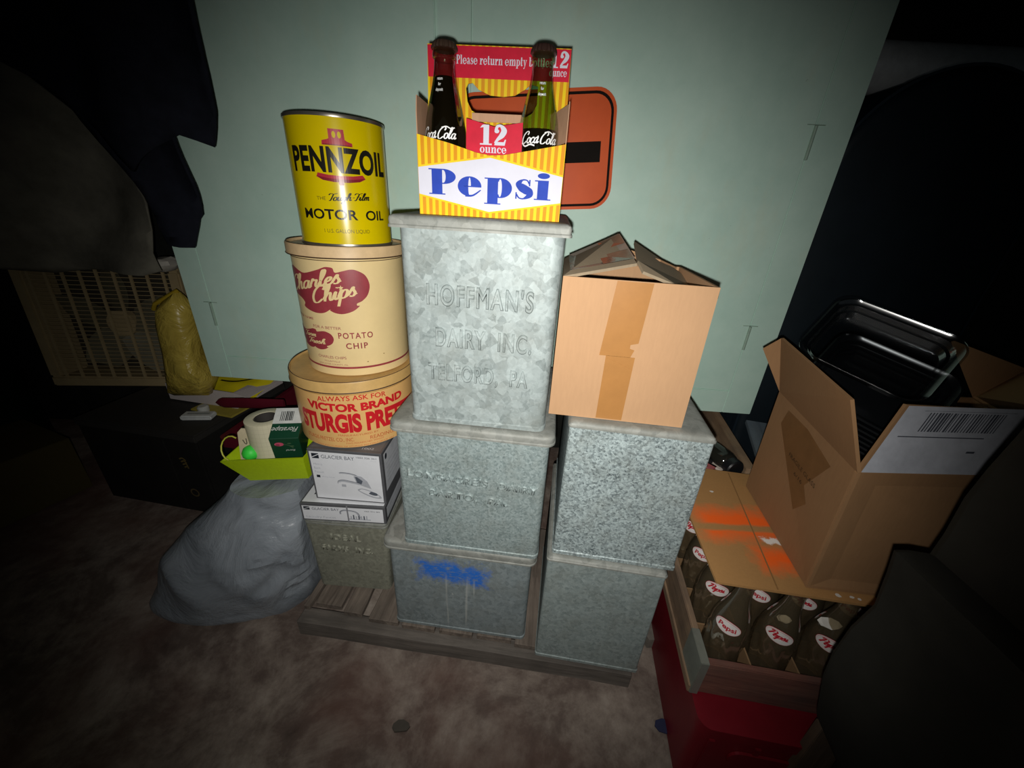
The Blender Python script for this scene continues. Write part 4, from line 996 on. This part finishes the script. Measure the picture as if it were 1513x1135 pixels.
def hangings():
    NV = flat('#15171f', .9, 0, .1, .3, 30, .3); TP = flat('#68655a', .8, 0, .15, .3, 12, .3)
    T = thing('hanging_coat', 'dark navy coat hanging from the ceiling over the upper left of the cabinet', 'coat', (0, 0, 0))
    y0 = .80
    up = px_outline([(303, 160), (297, 214), (262, 199), (215, 255), (60, 120), (-40, 60)], y0)
    top = [(up[-1][0] - .1, 2.09), (-.42, 2.09), (-.50, 1.7)] + px_outline([(285, 0), (297, 70), (301, 110)], y0)
    drape('body', NV, T, up + top, y0, lambda x, z: .025*math.sin(x*30 + z*6) + .03*nz3(x, z, 1, 6))
    sl = px_outline([(255, 120), (262, 199), (272, 235), (284, 275), (289, 318), (286, 325), (290, 366), (268, 365), (246, 361), (236, 320), (222, 292), (205, 268), (170, 228), (120, 178), (80, 130)], y0 + .03)
    drape('sleeve', NV, T, sl, y0 + .035, lambda x, z: .015*math.sin(x*45 + z*20))
    hk = MB().tube([(-.75, .80, 2.1), (-.75, .80, 2.02), (-.735, .80, 2.0), (-.72, .80, 2.01)], .004, 6).build('hook', flat('#555555', .4, .6), T)
    G = thing('grey_tarp', 'grey-brown plastic tarp draped over the box fan at left', 'tarp', (0, 0, 0))
    tp = px_outline([(-60, 30), (0, 66), (40, 105), (95, 165), (150, 212), (198, 262), (226, 300), (236, 340), (240, 372), (252, 398), (232, 404), (170, 400), (110, 402), (60, 406), (-60, 380)], 1.02)
    drape('sheet', TP, G, tp, 1.02, lambda x, z: .04*math.sin(x*14 - z*9) + .05*nz3(x, z, 4, 5), .004)
    # upper hem of the tarp reaches back and rests on the fan
    W_ = thing('white_plastic_wrap', 'crumpled white plastic wrap beside the top corner of the fan', 'wrap', at(244, 390, 1.12))
    b = MB(); lp = []
    for i in range(7):
        r = .03*math.sin(math.pi*(.1 + .8*i/6)); lp.append([(r*(1 + .5*nz3(i, j, 2, 1.1))*math.cos(j*.63), -.05 + .1*i/6, .7*r*(1 + .5*nz3(i, j, 6, 1.1))*math.sin(j*.63)) for j in range(10)])
    b.loft(lp).build('wrap', flat('#b9b4aa', .4), W_, smooth=25)
hangings()

def trash_bag():
    t = NT('grey_plastic_film'); a = t.noise(6, 6, .6, None, 1.2); b = t.noise(22, 5, .7, t.map((1, 1, .4)), 2)
    t.set(t.ramp(a, [(.3, lin('#7d858d')), (.7, lin('#9ba2a9'))]), .28, 0, .5); f = t.math('ADD', a, t.math('MULTIPLY', b, .6)); t.bump(a, .45, .03)
    base = [(-.905, .665), (-.893, .625), (-.855, .600), (-.78, .582), (-.67, .585), (-.58, .608), (-.520, .650), (-.492, .72), (-.490, .80), (-.52, .88), (-.62, .92), (-.74, .90), (-.85, .82), (-.91, .72)]
    top = [(-.640, .700), (-.636, .685), (-.625, .670), (-.60, .660), (-.565, .655), (-.530, .660), (-.500, .675), (-.478, .70), (-.475, .76), (-.49, .82), (-.53, .85), (-.58, .84), (-.62, .80), (-.640, .74)]
    B = [tuple(p) for p in catmull(base + [base[0]], 7)][:-1]; Tp = [tuple(p) for p in catmull(top + [top[0]], 7)][:-1]
    n = min(len(B), len(Tp)); loops = []; K = 34
    for k in range(K + 1):
        s = k/K; z = .352*s
        bl = s**1.08; sw = .028*math.sin(math.pi*min(1, s*1.15)) + (.0 if k else -.012)
        L = []
        for j in range(n):
            x = B[j][0]*(1 - bl) + Tp[j][0]*bl; y = B[j][1]*(1 - bl) + Tp[j][1]*bl
            cx, cy = -.70*(1 - bl) - .56*bl, .74; d = math.hypot(x - cx, y - cy)
            ridge = 1 - abs(nz3(x + y*.6, y - x*.4, z*.8 + .3, 5.5)); rt = min(1, max(0, (x + .70)/.12)); ridge2 = 1 - abs(nz3(x*1.3 + z, y, z*1.4 - x, 14)); q = sw + .035*(ridge - .75) + .020*rt*(ridge2 - .75) + .004*nz3(x, y, z, 16)
            q *= (.25 + .75*math.sin(math.pi*min(1, max(.02, s))))
            xx, yy = x + (x - cx)/d*q, y + (y - cy)/d*q
            xx = min(xx, -.492 if z < .09 else -.480); yy = min(yy, .872)
            L.append((xx, yy, z + .012*nz3(x, y, z, 12)*s*(1 - s)*4 + .004))
        loops.append(L)
    cz = .40; c = (-.555, .75)
    loops.append([(c[0] + (p[0] - c[0])*.6, c[1] + (p[1] - c[1])*.6, .356 + .006*nz3(p[0], p[1], 0, 20)) for p in loops[-1]])
    loops.append([(c[0] + (p[0] - c[0])*.2, c[1] + (p[1] - c[1])*.2, .352) for p in loops[-1]])
    o = MB().loft(loops).build('trash_bag', t.m, None, smooth=28)
    tag(o, 'full grey plastic trash bag slumped on the floor left of the metal boxes', 'trash bag')
trash_bag()

# ------------------------------------------------------------------ lime tray and what is in it
def lime():
    LM = flat('#b6d216', .5, 0, .4, .06, 120, .25)
    rot = (math.radians(3), math.radians(-9), math.radians(-3)); loc = Vector((-.522, .682, .377))
    T = thing('lime_tray', 'lime green felt tray with flared sides on top of the trash bag', 'tray', loc, rot)
    w0, w1, d, h = .146, .205, .13, .066
    b = MB()
    bo = [(-w0/2, .012, 0), (w0/2, .012, 0), (w0/2, d - .012, 0), (-w0/2, d - .012, 0)]; to = [(-w1/2 - .005, 0, h), (w1/2 - .012, 0, h), (w1/2 - .012, d, h), (-w1/2 - .005, d, h)]
    ti = [(x*.975, y + (.004 if y < .05 else -.004), z) for x, y, z in to]; bi = [(x*.97, y + (.004 if y < .05 else -.004), z + .004) for x, y, z in bo]
    b.loft([bi, bo, to, ti, bi], False, False); b.add(bo, [(0, 1, 2, 3)]); b.add(bi, [(0, 1, 2, 3)]); b.build('shell', LM, T)
    R = Matrix.Translation(loc) @ __import__('mathutils').Euler(rot).to_matrix().to_4x4()
    def place(o, p, r=(0, 0, 0)): o.location = Vector(p); o.rotation_euler = r
    # roll of gridded mesh tape
    t = NT('grid_tape'); X = t.xyz(); 
    ang = t.math('MULTIPLY', t.math('ARCTAN2', X[1], X[0]), 4.2); g = t.math('MAXIMUM', t.math('LESS_THAN', t.math('FRACT', ang), .05), t.math('LESS_THAN', t.math('FRACT', t.math('MULTIPLY', X[2], 1/.011)), .06))
    t.set(t.mix(t.math('MULTIPLY', g, .35), lin('#d8d2b4'), lin('#a09a80')), .6)
    o = thing('tape_roll', 'cream gridded tape roll standing in the lime green tray', 'tape roll'); place(o, (-.560, .752, .398))
    r = .043; MB().lathe([(r*.55, 0), (r, 0), (r, .108), (r*.97, .109), (r*.58, .109), (r*.55, .105), (r*.55, 0)], 56, cap0=False, cap1=False).build('tape', t.m, o, smooth=40); MB().lathe([(r*.55, .001), (r*.55, .1085), (r*.49, .1085), (r*.49, .001)], 40, cap0=True, cap1=False).build('core', flat('#3a3733', .8), o, smooth=40)
    # green floral tape box
    GB = flat('#174530', .35, 0, .5, .05); WB = flat('#d9dcd8', .4)
    o = thing('floral_tape_box', 'dark green floral tape box with white barcode end, leaning in the lime green tray', 'box'); place(o, (-.512, .757, .428), (math.radians(20), math.radians(4), math.radians(17)))
    w_, d, h = .058, .088, .086
    MB().box(-w_/2, -d/2, 0, w_/2, d/2, h).build('carton', GB, o, bevel=.0008, seg=1)
    L = Label(); L.poly(rect(-w_/2, -.002, w_/2, d/2), 0, 0); L.bars(1, 1, -.016, .006, .012, .034, 8); L.text('Floratape', 0, 1, -.001, -.013, .050, .0135, align='C', shear=.25, rot=math.pi); L.build('barcode_end', [WB, flat('#3a3d3d', .5)], on_top(h), o)
    L = Label(); L.poly(ell(-.012, .066, .009, .0065), 1, 0); L.poly(ell(-.015, .064, .004, .004), 2, 1)
    L.polys(ribbon([(-.004, .066), (.008, .060), (.014, .050)], .0018), 3, 0, 0, 0, 1); L.poly(ell(.008, .068, .004, .002), 3, 0); L.poly(ell(.012, .058, .0045, .002), 3, 0); L.text('floral', 0, 0, .008, .046, .018, .006, align='C', rot=math.pi, shear=.25)
    L.build('printed_label', [WB, flat('#d95a7a', .4), flat('#a83a5c', .4), flat('#4d6a4a', .5)], on_front(-d/2), o)
    # paper tag and neon green ball
    o = thing('paper_tag', 'cream paper tag with a handwritten mark beside the tape roll', 'tag'); place(o, (-.603, .715, .396), (math.radians(-6), math.radians(4), math.radians(10)))
    MB().plate([(-.013, 0), (.014, 0), (.015, .088), (.008, .094), (-.005, .094), (-.013, .084)], 0, .003).build('card', flat('#cdbf9f', .7), o); L = Label(); L.polys(ribbon([(-.004, .066), (.001, .056), (.004, .058), (.003, .070)], .0018), 0, 0, 0, 0, 1); L.build('pen_mark', [flat('#3a3630', .6)], on_front(0), o)
    o = tag(MB().lathe([(.002, -.024), (.014, -.020), (.023, -.008), (.024, .003), (.018, .016), (.008, .0225), (.001, .0235)], 32).build('neon_ball', flat('#3fe04a', .5), smooth=60), 'neon green ball at the left end of the lime green tray', 'ball'); place(o, (-.588, .716, .432)); o.scale = (.75,)*3
    pts = [0] + [(-.618 + .022*math.cos(a), .70 + .01*math.sin(a), .452 + .026*math.sin(a)) for a in [math.radians(60 + 22*i) for i in range(10)]]
    o = tag(MB().tube(pts[1:], .0017, 6).build('yellow_band', flat('#c8c84a', .5), smooth=60), 'thin yellow rubber loop hanging over the left of the lime green tray', 'band')
lime()

# ------------------------------------------------------------------ left corner: tote, trunk, fan, packages
def left_corner():
    MRN = flat('#5e1524', .5, 0, .35, .12, 20)
    T = thing('maroon_tote', 'maroon plastic tote behind the lime green tray under the cabinet', 'tote', (-.655, .885, 0), (0, 0, math.radians(-4)))
    w_, d, h = .29, .34, .345; b = MB(); g = lambda s, z, k=1: [(x*k, y*k + (1 - k)*d/2, z) for x, y in rr(w_ - 2*s, d - 2*s, .02, 5, s)]
    b.loft([g(0, 0, .86), g(0, h - .03), g(-.012, h - .028), g(-.012, h), g(.003, h), g(.004, h - .03), g(.01, .05, .88), g(.02, .05, .8)], True, True); b.build('shell', MRN, T, smooth=40)
    A0, A1 = at(318, 595, 1.0), at(420, 597, .95)
    o = thing('brush_handle', 'maroon handled tool lying across the white cardboard tray', 'tool', (0, 0, 0))
    dirv = (A1 - A0); b = MB(); lp = []
    for i in range(17):
        t = i/16; r = .0165*(min(1, t*8)**.5 if t < .125 else 1 - .25*max(0, t - .5)); c = A0 + dirv*t
        lp.append([c + Vector((0, .35*math.cos(a), math.sin(a)))*r for a in (2*math.pi*j/12 for j in range(12))])
    b.loft(lp).build('handle', MRN, o, smooth=50)
    BK = flat('#1c1b19', .75, 0, .25, .3, 8, .2)
    T = thing('storage_chest', 'black storage chest with a small gold emblem, under the box fan at left', 'chest', (-1.135, .965, 0), (0, 0, math.radians(-8)))
    MB().box(-.21, 0, 0, .21, .38, .31).build('body', BK, T, bevel=.006); MB().box(-.213, -.003, .285, .213, .383, .3105).build('top_edge', flat('#2c2a27', .7), T, bevel=.004)
    L = Label()
    for i in range(4): L.polys(ribbon([(.128 + .003*i, .215 - .010*i), (.140 + .003*i, .220 - .010*i), (.150, .212 - .010*i)], .005), 0, 0, 0, 0, 1)
    L.build('gold_emblem', [flat('#8d7a48', .4, .5)], on_front(0), T); L = Label(); L.poly(ell(.140, .085, .016, .016), 0, 0, [list(reversed(ell(.140, .085, .011, .011)))]); L.build('round_seal', [flat('#5a4c30', .5)], on_front(0), T)
    MB().box(.09, -.004, .015, .096, .0, .28).build('batten', BK, T)
    # box fan
    CRM = flat('#a8956f', .5, 0, .3, .12, 15); 
    F = thing('box_fan', 'old cream box fan standing on the black chest at left', 'fan', (-1.365, 1.215, .312), (math.radians(-4), 0, math.radians(7)))
    w_, h, d = .50, .44, .11; fr = MB()
    for x0, z0, x1, z1 in ((-w_/2, 0, w_/2, .035), (-w_/2, h - .035, w_/2, h), (-w_/2, .035, -w_/2 + .035, h - .035), (w_/2 - .035, .035, w_/2, h - .035)): fr.box(x0, 0, z0, x1, d, z1)
    fr.build('housing', CRM, F, bevel=.005)
    gr = MB()
    for i in range(26):
        z = .045 + i*(h - .09)/25; gr.box(-w_/2 + .03, .008, z - .0012, w_/2 - .03, .0105, z + .0012)
    gr.build('grille', CRM, F); gb = MB()
    for i in range(9):
        x = -w_/2 + .05 + i*(w_ - .1)/8; gb.box(x - .004, .003, .03, x + .004, .008, h - .03)
    gb.build('grille_bars', CRM, F)
    MB().lathe([(.045, -.012), (.045, .012)], 28).build('hub', CRM, F, loc=(0, .05, h/2), rot=(math.radians(90), 0, 0))
    for k in range(5):
        a = 2*math.pi*k/5 + .3; bl = MB(); lp = []
        for i in range(7):
            r = .04 + .15*i/6; wv = .035 + .02*math.sin(math.pi*i/6)
            lp.append([(r*math.cos(a) - s*wv*math.sin(a), .05 + s*.022, h/2 + r*math.sin(a) + s*wv*math.cos(a)) for s in (-1, -.3, .3, 1)] + [(r*math.cos(a) - s*wv*math.sin(a), .053 + s*.022, h/2 + r*math.sin(a) + s*wv*math.cos(a)) for s in (1, .3, -.3, -1)])
        bl.loft(lp).build('blade', flat('#6d6956', .4), F, smooth=40)
    MB().box(-w_/2 + .03, d - .004, .03, w_/2 - .03, d, h - .03).build('rear_grille', flat('#3a352a', .8), F)
    # white cardboard tray with yellow packages
    T = thing('cardboard_tray', 'shallow white cardboard tray holding yellow packages, under the left end of the cabinet', 'tray', (-1.03, 1.115, .317), (0, 0, math.radians(-9)))
    WC = cardm('white_card', '#c9c0bd', .05); b = MB(); w_, d, h = .26, .21, .058
    b.box(-w_/2, 0, 0, w_/2, d, .003); b.box(-w_/2, 0, .003, w_/2, .003, h); b.box(-w_/2, d - .003, .003, w_/2, d, h); b.box(-w_/2, .003, .003, -w_/2 + .003, d - .003, h); b.box(w_/2 - .003, .003, .003, w_/2, d - .003, h); b.build('walls', WC, T)
    MB().slab([(w_/2, .0, h), (w_/2 + .05, .0, h - .01), (w_/2 + .06, d, h - .005), (w_/2, d, h)], .003).build('flap', WC, T)
    L = Label(); L.text('OUT POLY', 0, 0, .05, -.028, .12, .018, rot=0, bold=.01); L.build('handwriting', [flat('#4a4f6a', .6)], lambda u, v, e: (w_/2 + .028 + v*1.0 + .02, u, h - .006 + e), T)
    YL = flat('#d8c81e', .35, 0, .5, .08, 14)
    T = thing('yellow_package', 'bright yellow plastic package with black marks lying in the white cardboard tray', 'package', (-.955, 1.235, .322), (math.radians(20), 0, math.radians(-14)))
    def pillow(w_, d, h, seed): 
        b = MB(); n = 14; V = []
        for s in (1, -1):
            for j in range(n + 1):
                for i in range(n + 1):
                    u, v = i/n*2 - 1, j/n*2 - 1; k = max(0, (1 - u**4)*(1 - v**4))**.6
                    V.append((u*w_/2*(1 - .06*v*v), v*d/2*(1 - .06*u*u), s*h/2*k*(1 + .35*nz3(u, v, seed, 2.5)) + .006*nz3(u, v, seed + 5, 4)))
        m = (n + 1)**2; b.v = V
        for q in range(2):
            for j in range(n):
                for i in range(n):
                    a = q*m + j*(n + 1) + i; b.f.append([a, a + 1, a + n + 2, a + n + 1]); b.mi.append(0)
        return b
    pillow(.25, .16, .05, 1).build('wrapper', YL, T, smooth=40, loc=(0, 0, .05))
    L = Label()
    L.polys(ribbon([(-.10, -.03), (-.04, -.045), (.03, -.04), (.09, -.01)], .006), 0, 0, 0, 0, 1); L.poly([(-.105, -.07), (-.098, -.07), (-.094, -.045), (-.10, -.045)], 0, 0); L.text('CAUTION', 1, 0, -.03, .0, .09, .012, bold=.02)
    L.build('black_print', [flat('#26240f', .5), flat('#b86a1a', .5)], lambda u, v, e: (u, v, .078 + e), T)
    T = thing('yellow_bag', 'translucent yellow plastic bag standing beside the fan and the cabinet', 'bag', at(268, 575, 1.10))
    t = NT('translucent_yellow_film'); a = t.noise(9, 5, .65, None, 1); t.set(t.ramp(a, [(.3, lin('#a08838')), (.7, lin('#d6bf58'))]), .3, 0, .5); t.bump(a, .8, .02)
    prof = px_outline([(262, 582), (312, 582), (318, 560), (300, 530), (292, 490), (282, 450), (262, 432), (243, 445), (240, 470), (250, 520), (258, 560)], 1.10)
    o_ = T.location; lp = []
    for yy, s in ((-.05, .55), (-.04, .85), (-.012, 1), (.01, 1), (.03, .85), (.036, .55)):
        c = (sum(p[0] for p in prof)/len(prof), sum(p[1] for p in prof)/len(prof)); lp.append([(c[0] + (x - c[0])*s - o_.x, yy + .01*nz3(x, z, yy, 20), c[1] + (z - c[1])*s - o_.z) for x, z in prof])
    MB().loft(lp).build('film', t.m, T, smooth=50)
    tn = MB(); p0 = at(262, 432, 1.12) - o_; tn.tube([p0, p0 + Vector((.02, -.02, .01)), p0 + Vector((-.05, -.03, -.03)), p0 + Vector((-.07, -.02, -.05))], .006, 8); tn.build('drawstring', flat('#b59a2a', .4), T, smooth=40)
    T = thing('white_charger', 'white plastic charger block lying on the black chest', 'charger', (-.985, 1.035, .3112), (0, 0, math.radians(8)))
    MB().box(-.045, -.018, 0, .045, .018, .016).build('body', flat('#c9ccca', .4), T, bevel=.004); MB().lathe([(.016, 0), (.016, .02), (.012, .024)], 24).build('knob', flat('#bdbfba', .4), T, smooth=40, loc=(-.005, .036, 0)); MB().box(-.03, -.004, .016, .035, .004, .0166).build('groove', flat('#8f9492', .5), T)
    T = tag(MB().box(-.08, -.06, 0, .08, .06, .006).build('yellow_folder', flat('#a8983c', .6), bevel=.001), 'dull yellow folder under the front of the white cardboard tray', 'folder'); T.location = (-.955, 1.12, .3105); T.rotation_euler = (0, 0, math.radians(-12))
    # far left darkness
    YC = cardm('yellowed_carton_card', '#4f4526')
    T = thing('yellowed_carton', 'dim yellowed carton on the floor at the far left', 'carton', (-1.66, .88, 0), (0, 0, math.radians(-20)))
    b = MB().box(-.14, 0, 0, .14, .22, .2); b.build('body', YC, T, bevel=.002); L = Label(); L.poly(ell(.03, .1, .05, .014), 0, 0); L.build('hand_hole', [flat('#0f0d09', .9)], on_front(0), T)
    T = thing('dark_green_bag', 'dark green plastic bag behind the fan at the far left edge', 'bag', (-2.05, 1.22, 0))
    lp = []
    for i in range(12):
        z = .95*i/11; r = .2*(1 - .35*(i/11)**2); lp.append([(r*(1 + .15*nz3(i, j, 5, .7))*math.cos(j*.35), r*.8*(1 + .15*nz3(i, j, 8, .7))*math.sin(j*.35), z) for j in range(18)])
    MB().loft(lp).build('bag', flat('#0f2018', .3), T, smooth=40)
left_corner()

# ------------------------------------------------------------------ dark foreground at right, floor scraps
def foreground():
    DT = flat('#262521', .9, 0, .1, .25, 10, .4)
    px = [(1540, 610), (1513, 640), (1470, 692), (1440, 738), (1402, 790), (1376, 820), (1345, 815), (1322, 816), (1312, 850), (1290, 895), (1255, 930), (1226, 965), (1213, 1005), (1205, 1060), (1240, 1135)]
    O = px_outline(px, .292); zb = .004
    O2 = O + [(O[-1][0] + .01, zb), (1.05, zb), (1.05, O[0][1] + .03)]
    b = MB(); lp = []
    for k, (yy, sc) in enumerate(((.300, .985), (.292, 1), (.26, 1), (.20, .99), (.12, .96), (.10, .9))):
        c = (.85, .30); lp.append([(c[0] + (x - c[0])*sc + .008*nz3(x, z, yy, 9), yy + .006*nz3(x, z, yy, 14), max(.002, c[1] + (z - c[1])*sc)) for x, z in O2])
    o = b.loft(lp, False, False)
    n = len(O2)
    for base, L in ((0, lp[0]), ((len(lp) - 1)*n, lp[-1])):
        for f in tessellate_polygon([[Vector((p[0], p[2], 0)) for p in L]]): b.f.append([base + i for i in f]); b.mi.append(0)
    tag(b.build('draped_heap', DT, smooth=30), 'dark grey-brown cloth heap in the right foreground, in front of the open carton', 'cloth heap')
    o = tag(MB().box(-.026, -.008, 0, .026, .008, .26).build('wooden_plank', woodm('rough_plank', '#4a3c30', '#6d5a48', 2, 10), bevel=.001), 'rough wooden plank leaning on the front of the red crate', 'plank')
    o.location = (at(1205, 1120, .318).x, .318, .004); o.rotation_euler = (math.radians(-3), math.radians(3), math.radians(-7))
    T = tag(MB().loft([[(.018*(1 + .3*hsh(k))*math.cos(k*.8), .011*(1 + .4*hsh(k, 2))*math.sin(k*.8), z) for k in range(8)] for z in (0, .003)]).build('blue_scrap', flat('#2a3050', .6)), 'small dark blue plastic scrap on the floor beside the red crate', 'scrap')
    p = atz(981, 1073, .003); T.location = (p.x, p.y, .002)
    T = tag(MB().loft([[(.03*(1 + .4*hsh(k, 5))*math.cos(k*.7), .045*(1 + .3*hsh(k, 7))*math.sin(k*.7), z) for k in range(9)] for z in (0, .02, .032)]).build('concrete_chunk', flat('#7a746c', .9, 0, .2, .25, 30, .5), smooth=20), 'grey broken concrete chunk on the floor between the pallet and the red crate', 'rubble')
    p = atz(958, 930, .0); T.location = (p.x, p.y, .001)
for (x, y, Y, s, nm, lb) in ((1157, 914, .44, .008, 'paper_scrap', 'crumpled white paper bit stuck between the front soda bottles'), (1226, 921, .425, .011, 'paper_label', 'torn white paper label stuck on a soda bottle shoulder in the front row')):
    o = tag(MB().loft([[(s*(1 + .4*hsh(k, 11 + i))*math.cos(k*.785)*(1.3 if nm == 'paper_label' else 1), s*.7*(1 + .4*hsh(k, 15))*math.sin(k*.785), .002*i + .003*hsh(k, i)) for k in range(8)] for i in range(2 if nm == 'paper_label' else 5)]).build(nm, flat('#d6d2ca', .7)), lb, 'paper'); o.location = at(x, y, Y); o.rotation_euler = (math.radians(40), 0, math.radians(-15))
o = tag(MB().loft([[(.014*(1 + .5*hsh(k, 21))*math.cos(k*.7), .008*(1 + .5*hsh(k, 23))*math.sin(k*.7), z) for k in range(9)] for z in (0, .004)]).build('dark_scrap', flat('#4a443c', .8)), 'dark flat scrap lying on the bare floor in front of the pallet', 'scrap')
p = atz(592, 1072, .003); o.location = (p.x, p.y, -.003)
foreground()
